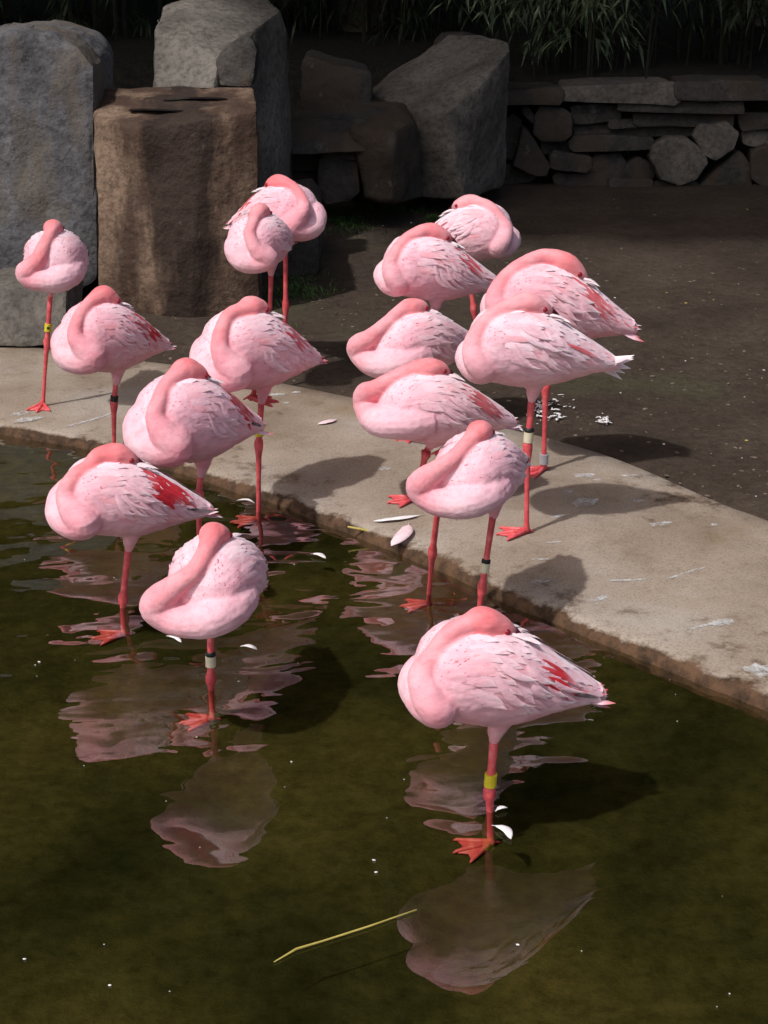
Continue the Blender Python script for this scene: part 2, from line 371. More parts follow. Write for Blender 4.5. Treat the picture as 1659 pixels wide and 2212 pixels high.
# brown column: five-sided, flat top tilted to the viewer
yb = 5.95
front = [on_y(206, 262, yb+.10), on_y(300, 272, yb), on_y(430, 262, yb-.02), on_y(556, 240, yb+.02), on_y(560, 690, yb), on_y(420, 700, yb-.06), on_y(215, 690, yb+.06)]
back = [on_y(200, 192, yb+.42), on_y(380, 184, yb+.50), on_y(546, 187, yb+.46)]
low = [Vector((p.x, p.y, -.05)) for p in back]
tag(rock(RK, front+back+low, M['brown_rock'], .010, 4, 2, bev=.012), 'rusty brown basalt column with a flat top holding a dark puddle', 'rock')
for (x0, x1, y, wv) in ((352, 492, 223, 7), (278, 398, 243, 5)):
    bm = bmesh.new(); a, b = on_y(x0, y, yb+.24), on_y(x1, y-3, yb+.24); vs = []
    if y > 230: a, b = on_y(x0, y, yb+.13), on_y(x1, y+3, yb+.11)
    for k in range(22):
        t = 2*math.pi*k/22; p = a.lerp(b, .5+.5*math.cos(t)); q = .034*(1 if y < 230 else .7)*math.sin(t)*(1+.3*noise.noise((k*.7, y, 0)))
        vs.append(bm.verts.new((p.x, p.y+q, p.z+.004-q*.42)))
    bm.faces.new(vs)
    ex = bmesh.ops.extrude_face_region(bm, geom=bm.faces[:]); bmesh.ops.translate(bm, verts=[v for v in ex['geom'] if isinstance(v, bmesh.types.BMVert)], vec=(0, 0, .006))
    bmesh.ops.recalc_face_normals(bm, faces=bm.faces)
    o = from_bm('puddle', bm, None, smooth=False)
    if 'puddle' not in M:
        M['puddle'], n_, l_, p_ = mat('dark_standing_water'); p_.inputs['Base Color'].default_value = (.018, .015, .014, 1); p_.inputs['Roughness'].default_value = .3
    o.data.materials.append(M['puddle'])
    tag(o, 'long dark puddle at the back of the column top' if y < 230 else 'thin dark puddle near the front rim of the column top', 'puddle')
# tall column behind
yc = 6.75
f = [on_y(332, 62, yc+.02), on_y(350, 16, yc+.36), on_y(440, -10, yc+.52), on_y(560, 0, yc+.52), on_y(606, 22, yc+.42), on_y(474, 122, yc-.16), on_y(462, 190, yc-.24), on_y(335, 190, yc-.20),
     on_y(335, 440, yc-.20), on_y(470, 480, yc-.26), on_y(560, 480, yc+.02), on_y(622, 470, yc+.40), on_y(618, 60, yc+.44)]
bkp = [Vector((p.x*.97, yc+.75, p.z)) for p in (f[1], f[3], f[8], f[11], f[2])]
tag(rock(RK, f+bkp, M['tan_rock'], .011, 4, 3, bev=.012), 'tallest grey tan column with a slanted broken face behind the brown column', 'rock')
tag(rock(RK, face_pts([(470, 190), (462, 130), (500, 92), (540, 78), (556, 110), (548, 190)], 6.52, .2, lean=.06), M['dark_rock'], .012, 3, 4, bev=.02),
    'dark slate coloured stone lodged against the slanted face of the tallest column', 'rock')
tag(rock(RK, face_pts([(650, 130), (660, 124), (795, 158), (802, 185), (800, 275), (650, 275)], 7.75, .3, lean=.08), M['dark_rock'], .016, 3, 5, bev=.02),
    'square edged dark stone standing behind the flat slab', 'rock')
tag(rock(RK, [on_y(750, 228, 7.75), on_y(800, 215, 7.8), on_y(860, 228, 7.7), on_y(892, 262, 7.5), on_y(850, 285, 7.32), on_y(760, 285, 7.4), on_y(790, 430, 7.35), on_y(850, 440, 7.35), on_y(915, 430, 7.6), on_y(760, 420, 7.8)]+[Vector((-.2, 8.1, .5)), Vector((.1, 8.1, .5)), Vector((-.2, 8.1, 0)), Vector((.1, 8.1, 0))], M['dark_rock'], .016, 3, 6, bev=.02),
    'low rounded dark rock leaning on the big wedge boulder', 'rock')
ye = 7.75
f = [on_y(805, 205, ye+.25), on_y(900, 240, ye-.1), on_y(970, 243, ye-.14), on_y(1045, 175, ye+.02), on_y(1103, 106, ye+.22), on_y(1098, 96, ye+.3), on_y(1040, 76, ye+.55), on_y(968, 74, ye+.6),
     on_y(905, 425, ye-.02), on_y(1000, 432, ye-.1), on_y(1095, 330, ye+.3), on_y(1090, 400, ye+.35), on_y(830, 420, ye+.2)]
b_ = [Vector((p.x, ye+.9, p.z*.9)) for p in (f[0], f[7], f[6], f[5])]+[Vector((p.x, ye+.9, 0)) for p in (f[0], f[5])]
tag(rock(RK, f+b_, M['tan_rock'], .013, 4, 7, bev=.012), 'large wedge shaped boulder with a sloping top beside the stone wall', 'rock')
tag(rock(RK, face_pts([(936, 100), (952, 78), (1010, 74), (1046, 84), (1050, 120), (936, 130)], 8.4, .25), M['dark_rock'], .012, 3, 8, bev=.02),
    'small rounded stone peeking over the top of the wedge boulder', 'rock')
tag(rock(RK, face_pts([(0, 650), (15, 640), (120, 636), (134, 650), (140, 742), (60, 748), (-80, 745), (-90, 660)], 5.42, .42, lean=.12), M['tan_rock'], .010, 4, 9, bev=.02),
    'low pale stone block at the foot of the tall blue grey boulder', 'rock')
tag(rock(RK, face_pts([(560, 470), (600, 436), (668, 425), (692, 470), (690, 590), (640, 640), (555, 650)], 6.5, .4, lean=.1), M['dark_rock'], .014, 3, 10, bev=.03),
    'squat dark rock at the foot of the brown column behind a pair of flamingos', 'rock')

# dry stone wall: each stone a part
wall = empty('stone_wall', (1.0, 8.4, 0)); tag(wall, 'low dry stone wall of flat slabs and round boulders in the shade', 'wall')
wall2 = empty('stone_pile', (-.35, 7.6, 0)); tag(wall2, 'short stack of dark stones between the brown column and the wedge boulder', 'stone pile')
def cr2(poly): return [(796+x*.52, y*.52) for x, y in poly]
def box(x0, y0, x1, y1, j=.12):
    w_, h_ = x1-x0, y1-y0; k = min(w_, h_)*.22
    r_ = lambda s: rng.uniform(-s, s)*j
    return [(x0+r_(w_)*.3, y0+k+r_(h_)), (x0+k, y0+r_(h_)), (x0+w_*.5, y0+r_(h_)*.8), (x1-k, y0+r_(h_)), (x1+r_(w_)*.3, y0+k), (x1+r_(w_)*.3, y1-k), (x1-k, y1+r_(h_)), (x0+w_*.4, y1+r_(h_)*.5), (x0+k, y1+r_(h_)), (x0+r_(w_)*.3, y1-k)]
YW = 8.45
stones = [box(560, 372, 805, 434), box(808, 355, 1278, 432), box(1280, 350, 1700, 412), [(640, 452), (672, 447), (705, 505), (690, 525), (640, 480)], box(690, 452, 838, 585, .06),
    box(842, 437, 1052, 512), box(1052, 420, 1560, 468), box(1120, 470, 1520, 524), box(862, 524, 1350, 570), box(845, 570, 1190, 632),
    [(1350, 570), (1380, 525), (1500, 515), (1545, 560), (1520, 620), (1440, 665), (1400, 640)], box(1540, 472, 1700, 542), box(1562, 546, 1720, 612),
    [(1175, 660), (1190, 610), (1250, 582), (1330, 588), (1400, 640), (1412, 680), (1370, 745), (1290, 768), (1215, 745)], [(1365, 778), (1540, 636), (1560, 650), (1590, 700), (1590, 780)], box(1592, 616, 1740, 778),
    box(565, 490, 640, 660), [(642, 545), (660, 550), (755, 690), (742, 730), (700, 735), (600, 690), (620, 620)], box(760, 640, 925, 716), box(925, 648, 1068, 742), [(1065, 720), (1080, 685), (1120, 662), (1175, 690), (1192, 735), (1150, 775), (1080, 775)],
    box(540, 680, 690, 760), box(770, 718, 1010, 792), box(720, 588, 838, 642), box(1010, 745, 1180, 800), box(1190, 760, 1370, 800), box(1000, 500, 1120, 530)]
x = 1705
for row, (y0, y1) in enumerate(((352, 412), (416, 470), (472, 545), (548, 612), (616, 690), (694, 780))):
    xx = 1725+rng.uniform(-20, 20)
    while xx < 3200:
        ww = rng.uniform(120, 420); stones.append(box(xx, y0, xx+ww-8, y1-4)); xx += ww
for i, poly in enumerate(stones):
    Y = YW+rng.uniform(-.05, .06)-(.05 if i in (0, 1, 13, 10) else 0)
    o = rock('stone', face_pts(cr2(poly), Y, .30, lean=.03, grow=1.09), M['dark_rock'] if i not in (1, 13, 12, 10) else M['tan_rock'], .011, 2, 20+i, bev=.014)
    o.parent = wall; o.location = -wall.location
for i, (poly, Y) in enumerate(((box(617, 268, 800, 326), 7.35), (box(738, 306, 822, 346), 7.4), (box(686, 332, 776, 436, .05), 7.38), (box(612, 340, 688, 368), 7.5), (box(612, 374, 692, 432), 7.5), (box(772, 350, 814, 402), 7.5), (box(690, 405, 760, 440), 7.6), (box(612, 300, 690, 340), 7.6))):
    o = rock('stone', face_pts(poly, Y, .34, lean=.05 if i else .16), M['dark_rock'], .011, 3, 70+i, bev=.014)
    o.parent = wall2; o.location = -wall2.location
# earth packed behind the stones: the raised bed the bamboo grows from
bm = bmesh.new(); rows = []
for i in range(60):
    xx = -9+18*i/59; row = []
    for yy, zz in ((8.62, -.05), (8.64, .44), (8.85, .50), (9.4, .52), (10.5, .55), (14, .6), (30, .7)):
        row.append(bm.verts.new((xx+(2*noise.noise((i, yy, 0)) if yy > 30 else 0), yy+(.5 if xx < .3 and yy < 9 else 0), zz+.04*noise.noise((xx*2, yy*2, 0)))))
    rows.append(row)
for a, b in zip(rows, rows[1:]):
    for k in range(6): bm.faces.new((a[k], b[k], b[k+1], a[k+1]))
M['mould'] = mk_plain('black_leaf_mould', (.022, .018, .012), (.008, .007, .005), .95, 25, .6, .03)
tag(from_bm('raised_bed', bm, M['mould']), 'shaded raised soil bed behind the stone wall', kind='structure')

# ------------------------------------------------------------------ bamboo thicket and trees
def leaf_mesh(name, blades, m):
    """blades: (base, direction, droop, length, width) -> folded lance leaves, one mesh"""
    V, F = [], []
    for b, d, dr, L, wd in blades:
        sd = d.cross(Vector((0, 0, 1)))
        if sd.length < 1e-3: sd = Vector((1, 0, 0))
        sd.normalize(); k = len(V); mid = b+d*L*.45+Vector((0, 0, -dr*L*.12)); tip = b+d*L+Vector((0, 0, -dr*L*.5))
        V += [b, mid+sd*wd*.5+Vector((0, 0, wd*.15)), mid-sd*wd*.5+Vector((0, 0, wd*.15)), tip, mid]
        F += [(k, k+1, k+4), (k, k+4, k+2), (k+4, k+1, k+3), (k+2, k+4, k+3)]
    me = bpy.data.meshes.new(name); me.from_pydata([tuple(v) for v in V], [], F); me.materials.append(m); return me
def bamboo_meshes(seed, h, n_culm, n_tw, spread, n_low, lm):
    r = random.Random(seed); bm = bmesh.new(); blades = []
    for c in range(n_culm):
        a = r.uniform(0, 6.28); rad = r.uniform(0, .35); hh = h*r.uniform(.35, 1.0); bend = r.uniform(.15, .45)*spread; a2 = a+r.uniform(-.6, .6)
        pts = []
        for i in range(7):
            t = i/6; pts.append(Vector((math.cos(a)*rad+math.cos(a2)*bend*hh*t*t*.8, math.sin(a)*rad+math.sin(a2)*bend*hh*t*t*.8, hh*(t-.12*t**3))))
        tube(bm, pts, [.013*(1-.75*i/6) for i in range(7)], 5)
        for k in range(int(n_tw*hh/h)):
            t = r.uniform(.06, 1); i = min(int(t*6), 5); q = pts[i].lerp(pts[i+1], t*6-i)
            ta = r.uniform(0, 6.28); tl = r.uniform(.15, .55)*(1.1-.4*t); tv = Vector((math.cos(ta), math.sin(ta), r.uniform(-.15, .5)))
            e = q+tv*tl; 
            for m_ in range(r.randint(5, 9)):
                u = r.uniform(.45, 1.0); p = q.lerp(e, u)+Vector((0, 0, -.10*tl*u*u)); la = ta+r.uniform(-1.1, 1.1)
                d = Vector((math.cos(la), math.sin(la), r.uniform(-1.1, .15))).normalized()
                blades.append((p, d, r.uniform(.3, .9), r.uniform(.085, .16), r.uniform(.013, .022)))
    for c in range(n_low):                                # low leafy sprays that hang forward
        a = r.uniform(0, 6.28); rad = r.uniform(.05, .6); p0 = Vector((math.cos(a)*rad, math.sin(a)*rad, 0)); L_ = r.uniform(.5, 1.3); hh = r.uniform(.35, 1.2)
        o_ = Vector((math.cos(a+r.uniform(-.8, .8)), math.sin(a+r.uniform(-.8, .8)), 0))*L_*.55
        pts = [p0+o_*(t*t)+Vector((0, 0, hh*math.sin(t*2.2))) for t in (0, .25, .5, .75, 1)]
        tube(bm, pts, [.006, .005, .004, .003, .002], 4)
        for k in range(26):
            t = r.uniform(.2, 1)*4; i = min(int(t), 3); q = pts[i].lerp(pts[i+1], t-i)+Vector((r.uniform(-.12, .12), r.uniform(-.12, .12), r.uniform(-.1, .08))); la = r.uniform(0, 6.28)
            blades.append((q, Vector((math.cos(la), math.sin(la), r.uniform(-1.5, .1))).normalized(), r.uniform(.3, .9), r.uniform(.08, .15), r.uniform(.014, .024)))
    me = bpy.data.meshes.new('culms'); bm.to_mesh(me); bm.free(); me.materials.append(M['culm'])
    return me, leaf_mesh('foliage', blades, lm)
bam = [bamboo_meshes(50+i, h, 12, 60, sp, nl, M[lm]) for i, (h, sp, nl, lm) in enumerate(((4.6, 1.0, 14, 'leaf'), (5.4, .8, 9, 'leaf'), (3.6, 1.2, 44, 'leaf_lit')))]
for i, (x, y, k, rz, sc, lab) in enumerate((
        (1.05, 9.15, 2, .4, .95, 'bamboo clump with drooping leaves tinted as sunlit hanging over the stone wall'),
        (1.95, 9.45, 0, 2.1, 1.0, 'bamboo clump behind the far slabs of the stone wall'),
        (3.2, 9.6, 1, 3.3, 1.0, 'bamboo clump past the end of the slabs in view'),
        (.15, 10.4, 1, 1.2, 1.0, 'bamboo clump rising behind the wedge boulder'),
        (-.75, 10.6, 0, 4.0, 1.0, 'bamboo clump behind the square edged dark stone'),
        (-1.7, 10.4, 1, 5.1, 1.1, 'bamboo clump in the dark gap behind the brown column'),
        (-2.7, 10.5, 1, .9, 1.0, 'bamboo clump behind the tall blue grey boulder'),
        (-4.0, 10.2, 0, 2.7, 1.1, 'bamboo clump far past the blue grey boulder'),
        (4.6, 9.8, 0, 5.6, 1.1, 'bamboo clump far along the stone wall'))):
    root = empty('bamboo_plant', (x, y, .5 if x > .3 else .3), rz); root.scale = (sc,)*3
    tag(root, lab, 'bamboo', 'bamboo thicket behind the rocks')
    link('culms', bam[k][0], None, root); link('foliage', bam[k][1], None, root)
def tree_meshes(seed, h, cr, n, leaf, base, m):
    r = random.Random(seed); bm = bmesh.new(); blades = []; hubs = []
    tr = [Vector((.12*math.sin(i*.9+seed), .1*math.cos(i*1.3+seed), h*.92*i/8)) for i in range(9)]
    tube(bm, tr, [.17*(1-.85*i/8)+.015 for i in range(9)], 9)
    for k in range(34):
        t = r.uniform(base, .98); i = min(int(t*8), 7); q = tr[i].lerp(tr[i+1], t*8-i); a = r.uniform(0, 6.28)
        ln = cr*(.45+.75*math.sin(math.pi*min(1, max(.05, (t-base)/(1.02-base))))**.7)*r.uniform(.6, 1.05)
        e = q+Vector((math.cos(a)*ln, math.sin(a)*ln, ln*r.uniform(-.05, .45))); md = q.lerp(e, .5)+Vector((0, 0, .08*ln))
        tube(bm, [q, md, e], [.045*(1.1-t*.6), .028, .008], 5); hubs += [(q.lerp(e, u), ln*.34) for u in (.4, .62, .82, 1.0)]
    for k in range(n):
        c, s = r.choice(hubs); o = Vector((r.gauss(0, 1), r.gauss(0, 1), r.gauss(0, .7)))*s*.75
        d = Vector((r.uniform(-1, 1), r.uniform(-1, 1), r.uniform(-.8, .5))).normalized()
        blades.append((c+o, d, .5, leaf*r.uniform(.6, 1.3), leaf*.45*r.uniform(.7, 1.2)))
    me = bpy.data.meshes.new('trunk'); bm.to_mesh(me); bm.free(); me.materials.append(M['bark'])
    return me, leaf_mesh('crown', blades, m)
ev = [tree_meshes(7, 13, 2.3, 24000, .26, .05, M['leaf2']), tree_meshes(8, 14.5, 2.5, 24000, .28, .05, M['leaf2'])]
for i, (x, y, k, rz, lab) in enumerate(((-5.2, 10.7, 0, .3, 'dark evergreen tree at the blue grey boulder end of the thicket'), (-2.6, 11.2, 1, 1.9, 'dark evergreen tree behind the tallest column'), (-.1, 10.9, 0, 3.6, 'dark evergreen tree behind the wedge boulder'),
        (2.4, 11.1, 1, 5.0, 'dark evergreen tree behind the stone wall'), (4.9, 10.8, 0, 2.2, 'dark evergreen tree at the far end of the stone wall'), (7.3, 12.9, 1, .8, 'dark evergreen tree beyond the end of the bamboo'), (-7.7, 12.8, 1, 4.2, 'dark evergreen tree beyond the blue grey boulder'), (-3.9, 13.6, 0, 2.9, 'dark evergreen tree in the second row past the blue grey boulder'), (-1.3, 13.8, 1, .2, 'dark evergreen tree in the second row past the brown column'), (1.2, 13.6, 1, 1.1, 'dark evergreen tree in the second row past the wedge boulder'), (3.7, 13.7, 0, 4.6, 'dark evergreen tree in the second row past the stone wall'))):
    root = empty('evergreen_tree', (x, y, .5), rz); tag(root, lab, 'tree', 'evergreens behind the bamboo')
    link('trunk', ev[k][0], None, root); link('crown', ev[k][1], None, root)
# unseen tree added, its high crown shaped to shade the rear rocks and wall
r = random.Random(5); bm = bmesh.new(); tb = Vector((-6.4, 5.6, 0)); blades = []; hubs = []
tr = [tb+Vector((.035*i*i, -.01*i*i, 1.06*i)) for i in range(9)]
tube(bm, tr, [.30-.022*i for i in range(9)], 12)
SX, SY = TO_SUN.x/TO_SUN.z, TO_SUN.y/TO_SUN.z
for k in range(84):
    gz = r.uniform(7.6, 9.8); e = Vector((r.uniform(-3.4, 4.2)+SX*gz, r.uniform(7.7, 13.0)+SY*gz, gz)); q = tr[r.randint(5, 8)]; md = q.lerp(e, .5)+Vector((0, 0, .3))
    tube(bm, [q, md, e], [.06, .04, .012], 6); hubs += [(q.lerp(e, u), .55) for u in (.6, .75, .9, 1, 1)]
for k in range(52000):
    c, s_ = r.choice(hubs); p = c+Vector((r.gauss(0, 1), r.gauss(0, 1), r.gauss(0, .6)))*s_
    xg = p.x-SX*p.z
    if p.y-SY*p.z < 7.2+.75*float(np.clip((.12-xg)/.3, 0, 1))+.3*noise.noise((p.x*1.5, p.z, 0)): continue      # crown trimmed, raggedly, to where its shadow should begin
    d = Vector((r.uniform(-1, 1), r.uniform(-1, 1), r.uniform(-.6, .3))).normalized(); blades.append((p, d, .4, r.uniform(.13, .22), r.uniform(.07, .11)))
root = empty('unseen_shade_tree', tb); tag(root, 'tall unseen tree added to shade the wall and rear rocks', 'tree')
o = from_bm('trunk', bm, M['bark'], root); o.location = -tb
o = link('crown', leaf_mesh('crown', blades, M['leaf2']), None, root); o.location = -tb

# ------------------------------------------------------------------ flamingos
LOFT = spline([(.134, -.012, .012, .012), (.124, -.010, .050, .052), (.10, -.004, .082, .077), (.055, 0, .097, .090), (.0, -.004, .101, .091), (-.05, -.012, .089, .084), (-.10, -.021, .067, .067), (-.15, -.031, .043, .048), (-.19, -.041, .025, .034), (-.218, -.049, .013, .022)], 40)
LX, LZ, LRZ, LRY = (LOFT[::-1, i] for i in range(4))
SQ = .84
def surf(x, ph, side, h=0.0):
    zc, rz, ry = np.interp(x, LX, LZ), np.interp(x, LX, LRZ), np.interp(x, LX, LRY)
    s, c = math.sin(ph), math.cos(ph); s, c = math.copysign(abs(s)**SQ, s), math.copysign(abs(c)**SQ, c)
    n = Vector((.15, side*s/ry, c/rz)); n.normalize()
    return Vector((x, side*ry*s, zc+rz*c))+n*h
NECKS = {
 'A': [(-.022, .016, .087, .016), (.000, .015, .100, .0245), (.026, .012, .108, .0285), (.056, .010, .104, .0235), (.087, .014, .084, .0195), (.114, .022, .052, .0205), (.128, .036, .016, .0245), (.120, .050, -.016, .0315), (.104, .062, -.042, .0355), (.112, .034, -.058, .0375), (.124, -.004, -.048, .039), (.118, -.036, -.014, .038), (.075, -.045, .006, .042)],
 'B': [(-.018, -.006, .090, .016), (.006, -.006, .103, .0255), (.032, -.004, .110, .0290), (.062, .000, .100, .0215), (.092, .014, .071, .0210), (.116, .040, .034, .0255), (.122, .070, .002, .0320), (.114, .082, -.026, .0360), (.112, .060, -.046, .0385), (.122, .018, -.048, .0410), (.114, -.026, -.040, .0455), (.084, -.050, -.028, .050), (.04, -.05, -.02, .052)],
 'F': [(-.042, .014, .083, .016), (-.018, .014, .097, .0245), (.010, .012, .106, .0285), (.046, .014, .104, .0220), (.086, .018, .083, .0195), (.117, .026, .048, .0212), (.130, .036, .010, .0270), (.126, .050, -.022, .0320), (.108, .048, -.048, .0360), (.112, .016, -.056, .038), (.116, -.018, -.040, .042), (.094, -.040, -.03, .046), (.05, -.045, -.02, .05)],
}
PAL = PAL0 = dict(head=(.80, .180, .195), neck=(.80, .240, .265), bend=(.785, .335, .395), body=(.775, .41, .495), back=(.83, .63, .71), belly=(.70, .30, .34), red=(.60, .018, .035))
def mixv(a, b, t): return np.asarray(a)*(1-t)+np.asarray(b)*t
def smooth(a, b, v): t = np.clip((v-a)/(b-a), 0, 1); return t*t*(3-2*t)
def feather(V, F, K, path, width, col, tipcol=None, camber=.25, speck=0.0, spindle=False):
    """a cambered vane along path (points, normals); adds to V/F/K"""
    n = len(path); k0 = len(V)
    for i, (p, nr) in enumerate(path):
        t = i/(n-1); d = (path[min(i+1, n-1)][0]-path[max(i-1, 0)][0]).normalized(); sd = d.cross(nr).normalized()
        wv = width*(.42+.58*math.sin(math.pi*min(1, t*1.05+.12))**.8)*(1 if t < .72 else max(.06, 1-((t-.72)/.28)**2.0))*.5
        if spindle: wv = width*.5*max(.04, math.sin(math.pi*min(1, t*.93+.03)))**.8
        c = col if tipcol is None else mixv(col, tipcol, float(smooth(.55, .95, t)))
        for s in (-1, 0, 1):
            V.append(p+sd*wv*s-nr*(camber*wv*abs(s))); K.append((*c, speck))
    for i in range(n-1):
        for s in (0, 1):
            a = k0+i*3+s; F.append((a, a+1, a+4, a+3))
def set_col(me, K):
    at = me.color_attributes.new('Col', 'FLOAT_COLOR', 'POINT'); at.data.foreach_set('color', np.asarray(K, 'f').ravel())
def mesh_vf(name, V, F, K, m, parent, xf):
    me = bpy.data.meshes.new(name); me.from_pydata([tuple(xf @ v) for v in V], [], F)
    me.polygons.foreach_set('use_smooth', [True]*len(F)); set_col(me, K); return link(name, me, m, parent)
def foot(bm, c, ang, L=.075, flat=True, droop=0.0):
    """three webbed front toes and a short hind toe"""
    def pt(a, r_, z): return Vector((c.x+math.cos(ang+a)*r_, c.y+math.sin(ang+a)*r_, c.z+z-droop*r_))
    out = []
    for a, r_ in ((-.62, .93), (-.50, .84), (-.25, .74), (-.06, .95), (0, 1.0), (.06, .95), (.25, .74), (.50, .84), (.62, .93)): out.append((a, r_*L))
    top = [bm.verts.new(pt(0, -.006, .009))]+[bm.verts.new(pt(a, r_, .0035)) for a, r_ in out]
    bot = [bm.verts.new(pt(0, -.006, .0))]+[bm.verts.new(pt(a, r_, .0)) for a, r_ in out]
    fs = []
    for i in range(1, len(top)-1): fs += [bm.faces.new((top[0], top[i], top[i+1])), bm.faces.new((bot[0], bot[i+1], bot[i]))]
    n = len(top)
    for i in range(n): fs.append(bm.faces.new((top[i], bot[i], bot[(i+1) % n], top[(i+1) % n])))
    for f_ in fs: f_.material_index = 1
    for a, r_ in ((-.60, .95), (0, 1.02), (.60, .95)):
        tube(bm, [pt(0, 0, .009), pt(a, r_*L*.5, .0065), pt(a, r_*L*.97, .004), pt(a, r_*L*1.06, .002)], [.0062, .0052, .0036, .0014], 7, 1)
    tube(bm, [pt(0, 0, .010), pt(math.pi, .018, .004)], [.004, .002], 6, 1)
class Bird: pass
def flamingo(label, base, z0, foot_z, top_y, tuft, head_deg, side, neck='A', sc=1.0, pitch=0, red=.25, white=.3, leg2=None, tarsus=.215, band=None, tail='short', nk=None, seed=0, rfoot=None, toes=None, pale=0.0, legside=None, xoff=0.0, plumes=8, xsh=0.0, zs=.91):
    global PAL
    r = random.Random(900+seed); psi = R(head_deg); s = side
    k1, k2 = r.uniform(0, .38), r.uniform(-.25, .35); PAL = dict(PAL0); PAL['body'] = mixv(PAL0['body'], (.80, .35, .40), k1); PAL['back'] = mixv(PAL0['back'], (.82, .50, .56), k1); PAL['neck'] = mixv(PAL0['neck'], PAL0['bend'], k2); PAL['head'] = mixv(PAL0['head'], PAL0['neck'], max(0, k2))
    G = on_z(base[0], base[1], z0)                     # where the leg meets the plane z0
    top = on_y(top_y[0], top_y[1], G.y)                # crown of the head
    root = empty('flamingo', (G.x, G.y, foot_z), psi); tag(root, label, 'flamingo', 'sleeping pink flamingos')
    inv = Matrix.Rotation(-psi, 3, 'Z')
    ls = (legside if legside is not None else s)*.028
    hz = top.z-foot_z-.137*sc*zs                          # body centre above the foot
    T = on_y(tuft[0], tuft[1], G.y); k = (hz-.10*sc)/max(.05, T.z-foot_z); dx = (T.x-G.x)*min(1.6, max(.4, k))
    tl = inv @ Vector((dx+xsh, 0, 0))                      # leg top relative to foot, local
    bc = Vector((tl.x+.015*sc+xoff, tl.y-ls*sc, hz))
    xf = Matrix.Translation(bc) @ Matrix.Rotation(R(pitch), 4, 'Y') @ Matrix.Diagonal((sc, sc, sc*zs, 1))
    # --- torso, neck and head grown into one skin
    bm = bmesh.new(); seg = 30; rings = []
    for x, zc, rz, ry in LOFT:
        rings.append([bm.verts.new((x, ry*math.copysign(abs(math.sin(a))**SQ, math.sin(a)), zc+rz*math.copysign(abs(math.cos(a))**(SQ if math.cos(a) > 0 else 1.0), math.cos(a)))) for a in (2*math.pi*i/seg for i in range(seg))])
    for a, b in zip(rings, rings[1:]):
        for i in range(seg): bm.faces.new((a[i], a[(i+1) % seg], b[(i+1) % seg], b[i]))
    bm.faces.new(rings[0][::-1]); bm.faces.new(rings[-1])
    kn = np.array(NECKS[neck], float); kn[:, 1] *= s; kn[3:9, 3] *= .95
    if neck == 'B': kn[4:11, 0] += .016; kn[6:8, 1] += .008*s; kn[6:9, 3] += .0035; kn[9:11, 3] -= .002
    if neck == 'A': kn[5:11, 0] += .008; kn[7] += np.array([-.006, .006*s, 0, .005]); kn[8] += np.array([-.008, .010*s, 0, .006]); kn[2, 3] += .0015
    if nk is not None:
        for i, d in nk.items(): kn[i, :len(d)] += np.array(d)*np.array([1, s, 1, 1][:len(d)])
    kn[2:7, :3] += np.array([[r.uniform(-.005, .005) for _ in range(3)] for _ in range(5)])
    ns = spline(kn, 64); tube(bm, ns[:, :3], ns[:, 3], 16)
    for lg in (-1, 1):                                 # thighs
        main = (lg*ls > 0)
        y_ = lg*abs(ls); tb = [(-.02, y_*.9, -.06), (-.02, y_, -.098), (-.018, y_, -.118), (-.015, y_, -.140)] if main else [(-.02, y_*.9, -.06), (-.005, y_, -.090), (.012, y_, -.100)]
        tube(bm, tb, [.034, .0215, .0150, .0085][:len(tb)], 12)
    bmesh.ops.recalc_face_normals(bm, faces=bm.faces)
    me = bpy.data.meshes.new('tmp'); bm.to_mesh(me); bm.free(); tmp = bpy.data.objects.new('tmp', me); C.objects.link(tmp)
    md = tmp.modifiers.new('r', 'REMESH'); md.mode = 'VOXEL'; md.voxel_size = .0036; md.use_smooth_shade = True
    ms = tmp.modifiers.new('s', 'SMOOTH'); ms.factor = .5; ms.iterations = 2
    dg = bpy.context.evaluated_depsgraph_get(); me2 = bpy.data.meshes.new_from_object(tmp.evaluated_get(dg)); bpy.data.objects.remove(tmp); bpy.data.meshes.remove(me)
    co = np.empty(len(me2.vertices)*3, 'f'); me2.vertices.foreach_get('co', co); co = co.reshape(-1, 3).astype(float)
    # pigment: salmon head and neck, pale back, pink belly deepened with painted underside shade
    d2 = np.linalg.norm(co[:, None, :]-ns[None, :, :3], axis=2)/ns[None, :, 3]; j = d2.argmin(1); dn = d2.min(1); t = j/63.0
    ph = np.degrees(np.arctan2(np.abs(co[:, 1]), co[:, 2]-np.interp(co[:, 0], LX, LZ)))
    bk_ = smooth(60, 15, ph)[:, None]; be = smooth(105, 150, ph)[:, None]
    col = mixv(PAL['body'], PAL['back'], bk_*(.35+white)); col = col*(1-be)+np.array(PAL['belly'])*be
    tt = t[:, None]; ncol = mixv(PAL['head'], PAL['neck'], smooth(.12, .38, tt)); ncol = ncol*(1-smooth(.38, .60, tt))+np.array(PAL['bend'])*smooth(.38, .60, tt); ncol = ncol*(1-.6*smooth(.68, .86, tt))+np.array(PAL['back'])*.6*smooth(.68, .86, tt)
    nwt = smooth(1.42, .98, dn)[:, None]*(1-smooth(.80, .97, tt)); col = col*(1-nwt)+ncol*nwt
    col = mixv(col, np.broadcast_to(np.array(PAL['back']), col.shape), pale)
    face = smooth(.030, .012, np.linalg.norm(co-(ns[2, :3]+np.array([-.006, 0, -.002])), axis=1))[:, None]*.85; col = col*(1-face)+np.array((.20, .008, .02))*face
    for i in range(len(co)):                           # broken, feathery unevenness of the outline
        q = Vector(co[i])*1.0; am = .0020*(1-.5*float(nwt[i, 0])); dd = noise.noise(q*38+Vector((seed, 0, 0)))*am+noise.noise(q*95)*am*.45
        co[i] += np.array(me2.vertices[i].normal)*dd
